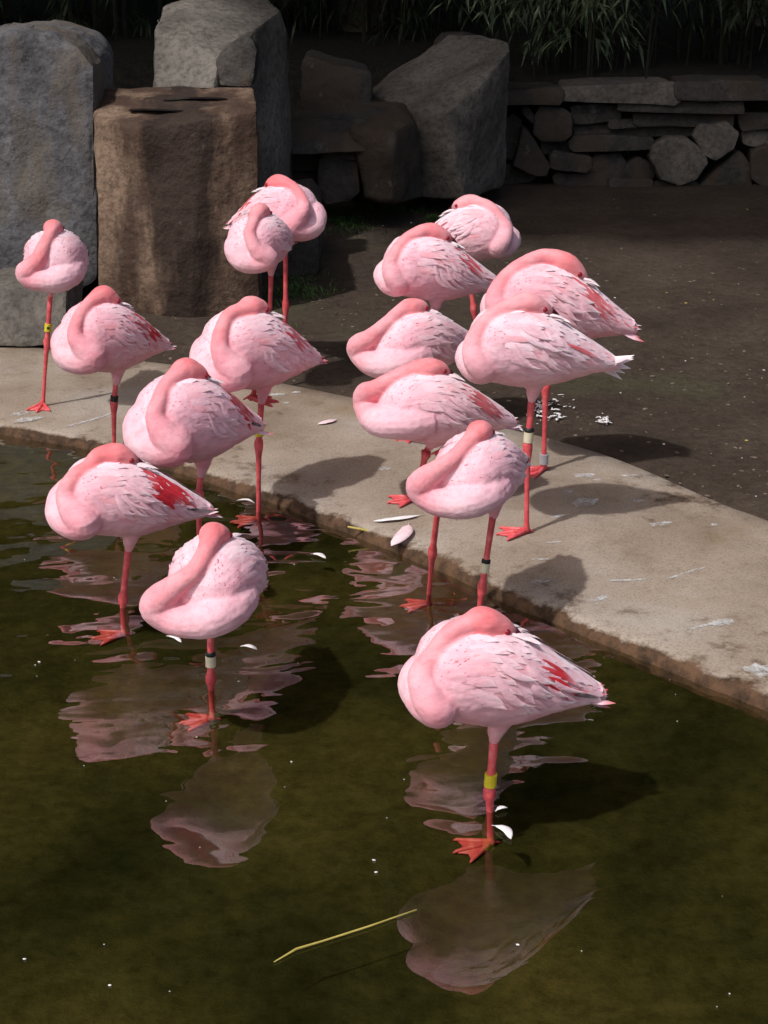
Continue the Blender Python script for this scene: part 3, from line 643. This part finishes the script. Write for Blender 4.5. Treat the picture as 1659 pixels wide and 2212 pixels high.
    spk = np.clip((1-nwt[:, 0])*smooth(95, 55, ph)*smooth(-.12, .02, co[:, 0])*.9+nwt[:, 0]*smooth(.2, .5, t)*.22, 0, 1)
    K = np.hstack([col, spk[:, None]])
    bm = bmesh.new(); bm.from_mesh(me2); bm.verts.ensure_lookup_table()
    for v, c in zip(bm.verts, co): v.co = xf @ Vector(c)
    nb = len(bm.verts); bpy.data.meshes.remove(me2)
    # --- legs and feet, same skin
    def leg(ft, lg, tars, ang, tp=None):
        tp = tp or xf @ Vector((-.016, lg*abs(ls), -.125)); L = tp.z-ft.z
        tz = min(tars*sc, L-.02); an = Vector((ft.x+(tp.x-ft.x)*tz/L+.006, ft.y+(tp.y-ft.y)*tz/L, ft.z+tz))
        P_ = [tp, tp.lerp(an, .5), tp.lerp(an, .88), an+Vector((0, 0, .004)), an-Vector((0, 0, .010)), an.lerp(ft, .16), an.lerp(ft, .5), an.lerp(ft, .88), ft+Vector((0, 0, .012)), ft+Vector((0, 0, .004))]
        tube(bm, P_, [r_*sc for r_ in (.0088, .0074, .0080, .0118, .0114, .0076, .0058, .0062, .0088, .0068)], 10, 1)
        foot(bm, ft, ang, .068*sc); return tp, an
    lg = 1 if ls > 0 else -1; ta = (R(toes)-psi) if toes is not None else R(r.uniform(-18, 18))
    tp, an = leg(Vector((0, 0, 0)), lg, tarsus, ta)
    if leg2:
        g2 = on_z(leg2[0], leg2[1], z0); f2 = inv @ Vector((g2.x-G.x, g2.y-G.y, 0)); t2 = on_y(leg2[4], leg2[5], G.y); t2 = inv @ Vector((t2.x-G.x, .02, 0)); leg(f2, -lg, leg2[2], R(leg2[3])-psi, Vector((t2.x, t2.y, (xf @ Vector((0, 0, -.085))).z)))
    if rfoot:                                          # the other foot, tucked up under the belly
        c = xf @ Vector(rfoot[:3]); tube(bm, [xf @ Vector((-.06, -lg*.03, -.07)), c+Vector((-.01, 0, .012)), c], [.007, .007, .006], 8, 1)
        foot(bm, c, R(rfoot[3])-psi, .066*sc, droop=.15)
    me = bpy.data.meshes.new('body'); bm.to_mesh(me); nv = len(bm.verts); bm.free()
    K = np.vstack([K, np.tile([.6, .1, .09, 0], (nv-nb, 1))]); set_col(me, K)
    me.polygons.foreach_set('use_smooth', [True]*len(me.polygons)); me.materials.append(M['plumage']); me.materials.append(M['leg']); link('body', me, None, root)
    # --- folded wings of overlapping feathers
    for sd in (-1, 1):
        V, F, K = [], [], []
        xs = np.arange(.070, -.150, -.0195)
        for ri, x0 in enumerate(xs):
            n_ = 9
            for q in range(n_):
                ph0 = R(14+q*10.6+(5 if ri % 2 else 0)+r.uniform(-3, 3)); xx = x0+r.uniform(-.006, .006)
                lim = 96+16*smooth(.05, -.02, xx)-30*smooth(-.09, -.15, xx)
                if math.degrees(ph0) > lim: continue
                L = r.uniform(.050, .066)*(1+.35*smooth(-.03, -.12, xx)); wd = r.uniform(.022, .029); lift = r.choice((.0006, .0012, .002, .0042)); dph = R(r.uniform(4, 13))*(1-.3*q/n_)
                path = []
                for i in range(6):
                    t = i/5; xq = max(xx-L*t, -.205); path.append((surf(xq, ph0+dph*t*t, sd, .0010+.0020*t+lift*t**2), (surf(xq, ph0+dph*t*t, sd, 1)-surf(xq, ph0+dph*t*t, sd)).normalized()))
                d_ = math.degrees(ph0); tw = float(smooth(58, 20, d_))
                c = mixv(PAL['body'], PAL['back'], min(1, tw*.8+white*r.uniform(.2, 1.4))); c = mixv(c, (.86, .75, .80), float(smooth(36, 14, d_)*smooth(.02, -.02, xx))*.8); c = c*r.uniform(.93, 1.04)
                if r.random() < .25: c = mixv(c, PAL['neck'], .35)
                tip = mixv(c, (.83, .68, .73), .45); sp = .35 if xx > -.03 else .12
                rp = red*float(smooth(-.035, -.085, xx))*(1.15 if 22 < d_ < 84 else .25)
                feather(V, F, K, path, wd, c, tip, speck=sp)
        for q in range(int(round(red*15+.35))):         # crimson coverts showing along the rear of the wing
            u = (q+r.uniform(.1, .9))/max(1, red*15); xx = -.035-.045*u+r.uniform(-.012, .012); ph0 = R(26+44*((q*.618+r.uniform(-.1, .1)) % 1)); L = r.uniform(.055, .095); path = []; dp = R(r.uniform(14, 30))
            for i in range(8):
                t = i/7; xq = max(xx-L*t, -.20); pq = ph0+dp*t*t; path.append((surf(xq, pq, sd, .0052+.0012*math.sin(t*3)), (surf(xq, pq, sd, 1)-surf(xq, pq, sd)).normalized()))
            feather(V, F, K, path, r.uniform(.006, .013)*(1+.5*(red > .8)), np.array(PAL['red'])*r.uniform(.8, 1.2), None if r.random() < .7 else mixv(PAL['red'], PAL['back'], .6), camber=.35, spindle=True)
        nP = max(3, int(plumes*r.uniform(.8, 1.4))); ctr = r.uniform(-.04, .0)
        for q in range(nP):                            # loose curved plumes that hang over the flank
            xx = ctr+r.uniform(-.055, .060); ph0 = R(r.uniform(52, 84)); L = r.uniform(.045, .085); path = []; up = r.uniform(-.4, .35); cv = r.uniform(.4, .95)
            for i in range(8):
                t = i/7; xq = xx-L*(.45*t+.5*t*t); pq = ph0+R(26)*math.sin(t*1.9)*cv-R(16)*up*t**3
                nm = (surf(xq, pq, sd, 1)-surf(xq, pq, sd)).normalized(); path.append((surf(xq, pq, sd, .004+.0105*t*(1-t*.35)), nm))
            c = mixv(PAL['body'], PAL['back'], .2+white*r.random()); feather(V, F, K, path, r.uniform(.010, .019), c, mixv(c, (.86, .76, .80), r.uniform(.4, .95)), camber=r.uniform(.4, .8))
        for q in range(2 if r.random() < .45 else 1):  # long wing point feathers, black beneath
            path = []
            for i in range(6):
                t = i/5; xq = -.14-.075*t; p = surf(max(xq, -.20), R(74+q*9), sd, .003+.0015*q)+Vector((min(0, xq+.20), 0, 0)); path.append((p, Vector((.1, sd*.8, .5)).normalized()))
            feather(V, F, K, path, .011, (.03, .02, .025) if q else mixv(PAL['red'], PAL['body'], .3), None)
        mesh_vf('wing', V, F, K, M['plumage'], root, xf)
    # white fluff the bill is pushed into
    V, F, K = [], [], []
    for q in range(30):
        a = r.uniform(-.9, .9); xx = -.022+r.uniform(-.014, .012)+ns[0, 0]+.022; y_ = ns[0, 1]+.016*math.sin(a*2); L = r.uniform(.022, .040); path = []; zb = float(np.interp(xx, LX, LZ)+np.interp(xx, LX, LRZ))-.004+r.uniform(0, .005)
        for i in range(5):
            t = i/4; path.append((Vector((xx-L*t, y_+.018*a*t, zb+.007*math.sin(t*2.6)-.012*t)), Vector((.2, a*.5, 1)).normalized()))
        feather(V, F, K, path, r.uniform(.008, .013), (.82, .66, .70), (.85, .76, .79), camber=.5)
    mesh_vf('scapular_fluff', V, F, K, M['plumage'], root, xf)
    # tail
    V, F, K = [], [], []; tn = 9 if tail == 'fan' else 11; LT = .085 if tail == 'fan' else .066
    for q in range(tn):
        u = q/(tn-1)*2-1; path = []; fan = .85 if tail == 'fan' else .30; Lq = LT*r.uniform(.72, 1.08) if tail != 'fan' else LT*(1-.12*abs(u)); zj = r.uniform(-.016, .014)
        for i in range(6):
            t = i/5; path.append((Vector((-.168-Lq*t, .022*u+Lq*t*fan*u*(.8 if tail != 'fan' else .3), -.042-.012*t+zj*t+.006*(1-abs(u))+(.62*Lq*t*u if tail == 'fan' else 0)+.0018*(q % 2))), (Vector((.1, .25*u, 1)) if tail != 'fan' else Vector((.1, .8*s, .6))).normalized()))
        c = (.82, .68, .72) if tail == 'fan' else mixv(PAL['body'], PAL['back'], r.random()); k_ = r.random()
        tipc = (.88, .80, .83) if tail == 'fan' else (PAL['red'] if k_ < .2+.5*red else ((.80, .22, .22) if k_ < .6 else (.85, .70, .74)))
        feather(V, F, K, path, r.uniform(.016, .025), c, tipc, camber=.5)
    mesh_vf('tail', V, F, K, M['plumage'], root, xf)
    # bill and eye
    bm = bmesh.new(); e = Vector(ns[0, :3]); h_ = Vector(ns[5, :3])
    tube(bm, [xf @ p for p in (e+Vector((.012, 0, .003)), e+Vector((-.004, 0, 0)), e+Vector((-.014, .003*s, -.006)), e+Vector((-.026, .006*s, -.018)))], [.0155*sc, .0140*sc, .010*sc, .004*sc], 12)
    from_bm('beak', bm, M['beak'], root)
    for sd in (-1, 1):
        bm = bmesh.new(); bmesh.ops.create_uvsphere(bm, u_segments=10, v_segments=7, radius=.0062*sc); o = from_bm('eye', bm, M['eye'], root); o.location = xf @ (Vector(ns[4, :3])+Vector((-.002, sd*ns[4, 3]*.90, .004)))
    if band:
        c1, kb, two = band; ctr = an.lerp(tp, kb) if kb >= 0 else an.lerp(Vector((0, 0, 0)), -kb); bm = bmesh.new(); d = ((tp-an) if kb >= 0 else an).normalized(); hb = .0125*sc
        tube(bm, [ctr-d*hb, ctr-d*hb*.98, ctr+d*hb*.98, ctr+d*hb], [.006, .0112*sc, .0112*sc, .006], 16); o = from_bm('leg_band', bm, M[c1], root, smooth=False)
        if two:
            bm = bmesh.new(); vd = inv @ Vector((-G.x, -G.y, .5)); vd.normalize()
            if two == 'dot': bmesh.ops.create_uvsphere(bm, u_segments=8, v_segments=6, radius=.0048, matrix=Matrix.Translation(ctr+vd*.0095*sc))
            else: tube(bm, [ctr+d*hb*1.02, ctr+d*hb*1.6], [.0112*sc]*2, 12)
            from_bm('band_mark', bm, M['black'], o)
    return root

def wd(px, py):                                        # water depth where a leg enters the pool
    g = on_z(px, py, 0); return -depth_at(g.x, g.y)
FL = [
 # 1 far left, on concrete
 dict(label='flamingo facing the pool with yellow leg band standing before the blue grey boulder', base=(93, 880), z0=ZC, top_y=(103, 470), tuft=(113, 640), head_deg=-90, side=-1, neck='B', sc=0.93, red=.05, white=.35, band=('yellow', .30, 'dot'), toes=-95, xsh=-0.008, nk={5: (0, -.012, 0), 6: (-.008, -.022, 0), 7: (-.006, -.024, .008), 8: (-.004, -.01, .01), 9: (-.004, 0, .008)}),
 dict(label='flamingo with red edged wing and dark leg ring at the rim below the brown column', base=(245, 1000), z0=0, top_y=(213, 621), tuft=(249, 798), head_deg=-133, side=1, sc=0.97, red=.55, white=.15, band=('black', .12, None), pitch=-7, zs=1.0, xsh=0.012),
 dict(label='speckled flamingo with red tail end half hidden behind a paler round bird', base=(612, 792), z0=.015, top_y=(607, 370), tuft=(610, 560), head_deg=-38, side=-1, sc=.98, red=.6, white=.1, legside=1, pitch=-7),
 dict(label='pale round flamingo on one orange leg in front of the spotted bird', base=(582, 835), z0=ZC, top_y=(553, 437), tuft=(577, 598), head_deg=-112, side=1, sc=0.9, red=.03, white=.6, pale=.12, xsh=.012),
 dict(label='pale flamingo on a long yellow banded leg at the rim, other foot tucked up', base=(558, 1104), z0=0, top_y=(523, 637), tuft=(548, 830), head_deg=-136, side=1, sc=1.02, red=.35, white=.6, band=('yellow', .28, 'dot'), rfoot=(-.03, -.03, -.145, 5), toes=-172, xsh=0.03, pitch=-7, zs=0.98),
 dict(label='rosy flamingo with red wing patch in shallow water beside the yellow banded bird', base=(428, 1195), z0=0, top_y=(378, 776), tuft=(430, 985), head_deg=-132, side=1, sc=1.04, red=.6, white=.15, pitch=-7, zs=1.0, xsh=0.015),
 dict(label='flamingo with the boldest crimson wing stripes standing in the pool', base=(262, 1310), z0=0, top_y=(190, 962), tuft=(265, 1182), head_deg=-156, side=1, sc=0.98, red=.95, white=.2, tarsus=.10, toes=-165, pitch=-7, xsh=0.025),
 dict(label='flamingo with thick looped neck and white leg band, chest toward the open pool', base=(456, 1487), z0=0, top_y=(416, 1117), tuft=(474, 1372), head_deg=-103, side=-1, neck='B', sc=0.94, red=.04, white=.3, tarsus=.11, band=('cream', .30, 'ring'), toes=-170, xsh=-0.022),
 dict(label='pale flamingo with narrow red wing marks behind the crouching loop necked bird', base=(996, 925), z0=ZC, top_y=(866, 482), tuft=(1003, 655), head_deg=-161, side=1, neck='F', sc=1.0, red=.25, white=.4, pale=.1, xoff=.035, xsh=-0.04, pitch=-7),
 dict(label='pale flamingo on the soil nearest the wedge boulder, tail hidden by its neighbour', base=(1040, 800), z0=.015, top_y=(1056, 418), tuft=(1040, 560), head_deg=-24, side=-1, neck='F', sc=1.0, red=.2, white=.6, pale=.25, xsh=-0.06, pitch=-7),
 dict(label='pink flamingo without red on its wing, crouching with a wide neck loop between others', base=(900, 945), z0=ZC, top_y=(880, 633), tuft=(897, 806), head_deg=-138, side=-1, neck='B', sc=1.02, red=.0, white=.35, pale=.05, tarsus=.16),
 dict(label='flamingo with long outstretched salmon neck and red streaked wing at the back of the concrete', base=(1174, 1022), z0=ZC, top_y=(1150, 540), tuft=(1194, 740), head_deg=-176, side=1, neck='F', sc=1.12, red=.55, white=.1, pitch=-8, nk={2: (-.02, 0, -.004), 1: (-.025, 0, -.012), 0: (-.026, 0, -.022), 3: (-.01, 0, .003)}, toes=-150, xoff=-.01, band=('greyband', -.86, None)),
 dict(label='whitish flamingo with spread white tail and cream leg band on the concrete', base=(1137, 1156), z0=ZC, top_y=(1085, 633), tuft=(1155, 832), head_deg=-170, side=1, neck='F', sc=1.05, red=.06, white=.7, tail='fan', pale=.2, band=('cream', .2, 'ring'), toes=-170, pitch=-3),
 dict(label='ruffled flamingo with red tail tip standing low on the concrete above fallen feathers', base=(897, 1083), z0=ZC, top_y=(890, 763), tuft=(893, 962), head_deg=-158, side=-1, neck='B', sc=1.06, red=.5, white=.3, tarsus=.19, toes=-160, rfoot=(-.01, .03, -.135, -20), plumes=11, xsh=0.055, pitch=-7, zs=0.86),
 dict(label='pink flamingo on two legs at the concrete rim with a gold leg band', base=(1028, 1352), z0=0, top_y=(1022, 904), tuft=(1052, 1115), head_deg=-119, side=-1, neck='B', sc=0.9, red=.05, white=.2, leg2=(925, 1275, .20, -175, 950, 1090), tarsus=.15, band=('cream', .28, 'ring'), legside=1, xsh=0.012),
 dict(label='large flamingo with one scarlet wing feather and yellow band standing deepest in the open pool', base=(1062, 1750), z0=0, top_y=(1003, 1320), tuft=(1062, 1578), head_deg=-166, side=1, neck='F', sc=1.0, red=.22, white=.3, tarsus=.115, band=('yellow', .22, None), toes=-160, pitch=-7, nk={0: (.02, 0, 0), 1: (.02, 0, 0), 2: (.02, 0, 0), 3: (.008, 0, 0), 7: (0, .014, -.004), 8: (0, .016, 0)}, xsh=0.018),
]
for i, b in enumerate(FL):
    if b['z0'] == 0: b['foot_z'] = wd(*b['base'])
    elif b['z0'] == ZC: g_ = on_z(*b['base'], ZC); b['foot_z'] = conc_z(g_.x, g_.y)
    b.setdefault('foot_z', b['z0']); flamingo(seed=i+1, **b)

# ------------------------------------------------------------------ small things lying about
VS = 1.0
def vane(name, m, a, b, width, z, label, cat, group=None, curl=.3, lift=.004):
    """a shed feather: cambered vane with a bare quill, lying from a to b"""
    if z == CZ: z = conc_z((a.x+b.x)/2, (a.y+b.y)/2)
    a, b = Vector((a.x, a.y, z)), Vector((b.x, b.y, z)); width *= .8; bm = bmesh.new(); d = b-a; L = d.length; sd = Vector((-d.y, d.x, 0)).normalized(); rows = []
    for i in range(9):
        t = i/8; c = a+d*t+sd*curl*L*.25*math.sin(math.pi*t)+Vector((0, 0, .003+lift*math.sin(math.pi*t)))
        wv = .0012 if t < .16 else width*.5*(math.sin(math.pi*min(1, (t-.16)/.84*.86+.12))**.6)*(.15 if t > .99 else 1)
        rows.append([bm.verts.new(c+sd*wv*s_+Vector((0, 0, .16*wv*(1-abs(s_))+rng.uniform(-.0006, .0006)))) for s_ in (-1, -.5, 0, .5, 1)])
    for r0, r1 in zip(rows, rows[1:]):
        for k in range(4): bm.faces.new((r0[k], r0[k+1], r1[k+1], r1[k]))
    ex = bmesh.ops.extrude_face_region(bm, geom=bm.faces[:]); bmesh.ops.translate(bm, verts=[v for v in ex['geom'] if isinstance(v, bmesh.types.BMVert)], vec=(0, 0, -.0005))
    bmesh.ops.recalc_face_normals(bm, faces=bm.faces)
    return tag(from_bm(name, bm, m), label, cat, group)
CZ = ZC+.006
vane('feather', M['white'], on_z(918, 1112, CZ), on_z(806, 1126, CZ), .024, CZ, 'slim white feather with bare quill by the low standing flamingo foot', 'feather')
vane('feather', M['pinkfeather'], on_z(884, 1130, CZ), on_z(845, 1180, CZ), .046, CZ, 'broad pale pink feather lying on the concrete rim', 'feather', lift=.006)
vane('feather', M['pinkfeather'], on_z(730, 905, CZ), on_z(686, 916, CZ), .03, CZ, 'small lilac feather alone in the middle of the concrete', 'feather')
vane('feather', M['white'], on_z(550, 1092, 0), on_z(512, 1086, 0), .014, .004, 'thin white feather curled against the long leg in the water', 'feather', curl=-.6, lift=.004)
vane('feather', M['white'], on_z(1062, 1788, 0), on_z(1104, 1818, 0), .022, .002, 'white feather floating beside the foot of the largest flamingo', 'feather', curl=.7)
vane('feather', M['white'], on_z(1070, 1757, 0), on_z(1096, 1750, 0), .013, .002, 'tiny white feather afloat just above the larger floating one', 'feather')
vane('feather', M['white'], on_z(672, 1200, 0), on_z(704, 1210, 0), .02, .002, 'small white feather afloat alone between the pool birds and the rim', 'feather')
vane('feather', M['white'], on_z(520, 1400, 0), on_z(556, 1408, 0), .016, .002, 'white feather drifting beside the loop necked flamingo leg', 'feather')
vane('feather', M['white'], on_z(360, 1378, 0), on_z(392, 1392, 0), .014, .002, 'white feather drifting under the loop necked flamingo breast', 'feather')
vane('feather', M['white'], on_z(1090, 905, CZ), on_z(1130, 925, CZ), .016, .024, 'white feather on the soil line behind the cream banded leg', 'feather')
# down fluff heap on the soil
bm = bmesh.new()
for k in range(120):
    cx, cy, sx, sy = ((1200, 868, 34, 14), (1195, 898, 30, 12), (1305, 906, 16, 7), (1165, 880, 14, 20))[k % 4]
    c = on_z(rng.gauss(cx, sx*.6), rng.gauss(cy, sy*.6), .022); sz = rng.uniform(.002, .0075)
    bmesh.ops.create_icosphere(bm, subdivisions=1, radius=1, matrix=Matrix.Translation(c) @ Matrix.Rotation(rng.uniform(0, 6), 4, 'Z') @ Matrix.Rotation(rng.uniform(-.6, .6), 4, 'X') @ Matrix.Diagonal((sz*rng.uniform(1, 2.5), sz*.6, sz*.22, 1)))
tag(from_bm('down_fluff', bm, M['white']), 'scattered heap of white down on the soil behind the concrete', 'feathers', kind='stuff')
# droppings: thin chalky splashes on the concrete
def splash(c, L, wv, ang, z, lab):
    bm = bmesh.new(); vs = []; sd = rng.random()*50
    for k in range(26):
        t = 2*math.pi*k/26; rr = 1+.65*noise.noise((math.cos(t)*2.2+sd, math.sin(t)*2.2, sd))+.25*noise.noise((math.cos(t)*6+sd, math.sin(t)*6, sd))
        x_, y_ = L*.5*math.cos(t)*rr, wv*.5*math.sin(t)*rr; vs.append(bm.verts.new((c.x+x_*math.cos(ang)-y_*math.sin(ang), c.y+x_*math.sin(ang)+y_*math.cos(ang), z)))
    f_ = bm.faces.new(vs); ex = bmesh.ops.extrude_face_region(bm, geom=[f_]); bmesh.ops.translate(bm, verts=[v for v in ex['geom'] if isinstance(v, bmesh.types.BMVert)], vec=(0, 0, .0006))
    bmesh.ops.recalc_face_normals(bm, faces=bm.faces)
    tag(from_bm('dropping', bm, M['guano'], smooth=False), lab, 'dropping', 'chalky droppings on the concrete')
for px, py, L, wv, an_ in ((1265, 1026, .055, .03, 0), (1263, 1083, .07, .05, .3), (1358, 1023, .04, .015, 0), (1380, 1078, .03, .02, 0), (1425, 1128, .05, .02, .3), (1440, 1126, .03, .012, .3), (1290, 1290, .05, .018, .5), (1360, 1252, .09, .008, .1), (1480, 1238, .13, .008, .6), (1530, 1345, .11, .01, .5), (1560, 1340, .05, .03, .2), (1630, 1440, .09, .05, .3), (1170, 1250, .05, .015, .2), (205, 903, .16, .012, .9), (170, 912, .10, .008, .8), (62, 905, .10, .035, .5), (45, 893, .05, .03, .2), (600, 850, .05, .025, 0), (618, 868, .02, .015, 0), (640, 846, .03, .02, 0), (830, 1012, .03, .02, .4), (1208, 1115, .03, .015, .3), (1545, 1130, .02, .014, 0), (1165, 1205, .04, .01, 0), (1290, 1035, .02, .012, 0), (1230, 1060, .03, .015, .2), (1200, 1170, .05, .008, .2)):
    DL = 'thin chalky white streak dried on the tan concrete' if wv < .013 else 'rounded chalky white dropping splashed on the tan concrete'
    c = on_z(px, py, CZ); splash(c, L, wv, an_, conc_z(c.x, c.y)+.0008, DL)
# straws
def straw(pts, rad, lab):
    bm = bmesh.new(); tube(bm, [tuple(p) for p in pts], rad, 6); tag(from_bm('straw', bm, M['straw']), lab, 'straw')
straw([on_z(900, 1965, .003), on_z(800, 2000, .004), on_z(700, 2032, .004), on_z(640, 2050, .004), on_z(592, 2078, .003)], [.0013, .0017, .0017, .0022, .0008], 'long yellow straw floating on the open pool')
straw([on_z(752, 1128, .034)+Vector((0, -.03, 0)), on_z(790, 1145, .022), on_z(820, 1160, .012)], [.0025, .0035, .002], 'short yellow straw caught on the concrete rim')
# specks floating on the pool: seeds and scraps of down
bm = bmesh.new()
for k in range(46):
    x, y = rng.uniform(0, 1659), rng.uniform(1420, 2205)
    if k < 20: x, y = rng.uniform(0, 700), rng.uniform(1200, 1500)
    g = on_z(x, y, .002); sz = rng.choice((.0008, .001, .0012, .0015, .0022)); la = rng.uniform(-.5, .5)
    m4 = Matrix.Translation(g) @ Matrix.Rotation(la, 4, 'Z') @ Matrix.Diagonal((sz*rng.uniform(1, 2), sz, sz*.5, 1))
    bmesh.ops.create_icosphere(bm, subdivisions=1, radius=1, matrix=m4)
tag(from_bm('floating_specks', bm, M['white']), 'tiny pale specks of down floating on the pool', 'specks', kind='stuff')
# litter on the soil: pebbles, bark and pale flakes
for nm, m_, n_, lab, sz0, sz1 in (('pebbles', M['pebble'], 900, 'small dark pebbles and clods scattered over the soil', .002, .008), ('flakes', M['straw'], 14, 'pale dry leaf flakes scattered over the soil', .004, .012), ('scraps', M['white'], 45, 'tiny white scraps scattered over the soil', .002, .006)):
    bm = bmesh.new(); k = 0
    while k < n_:
        x, y = rng.uniform(-60, 1900), rng.uniform(430, 1120); g = on_z(x, y, .012)
        i_ = int(np.argmin(np.abs(BA[:, 0]-g.x)))
        if g.y < BA[i_, 1]+.05 or g.y > 8.2: continue
        k += 1; z = soil_z(g.x, g.y, 0); sz = rng.uniform(sz0, sz1)*rng.uniform(.5, 1)
        bmesh.ops.create_icosphere(bm, subdivisions=1, radius=1, matrix=Matrix.Translation((g.x, g.y, z+sz*.15)) @ Matrix.Rotation(rng.uniform(0, 6), 4, 'Z') @ Matrix.Diagonal((sz*rng.uniform(.8, 2), sz, sz*rng.uniform(.3, .7), 1)))
    tag(from_bm(nm, bm, m_, smooth=False), lab, nm, kind='stuff')
# moss and short grass at the foot of the stones
blades = []
for k in range(5200):
    px, py = rng.choice(((740, 480, 70, 26), (850, 455, 90, 16), (650, 640, 60, 40), (1180, 640, 120, 30), (960, 470, 60, 14)))[:2], None
    q = rng.choice(((735, 480, 60, 24), (850, 452, 80, 14), (640, 630, 60, 40), (960, 470, 60, 14)))
    g = on_z(rng.gauss(q[0], q[2]*.6), rng.gauss(q[1], q[3]*.6), .012); z = soil_z(g.x, g.y, 0); la = rng.uniform(0, 6.28)
    if noise.noise((g.x*5, g.y*5, 9)) < -.05: continue
    blades.append((Vector((g.x, g.y, z-.003)), Vector((math.cos(la)*.6, math.sin(la)*.6, rng.uniform(.5, 1.1))).normalized(), .6, rng.uniform(.015, .045), rng.uniform(.003, .005)))
M['grass'] = mk_leaf('moss_green_blades', (.03, .07, .014), (.055, .12, .025), (.09, .16, .04))
tag(link('moss_grass', leaf_mesh('moss_grass', blades, M['grass'])), 'low green moss and grass at the foot of the stones', 'grass', kind='stuff')
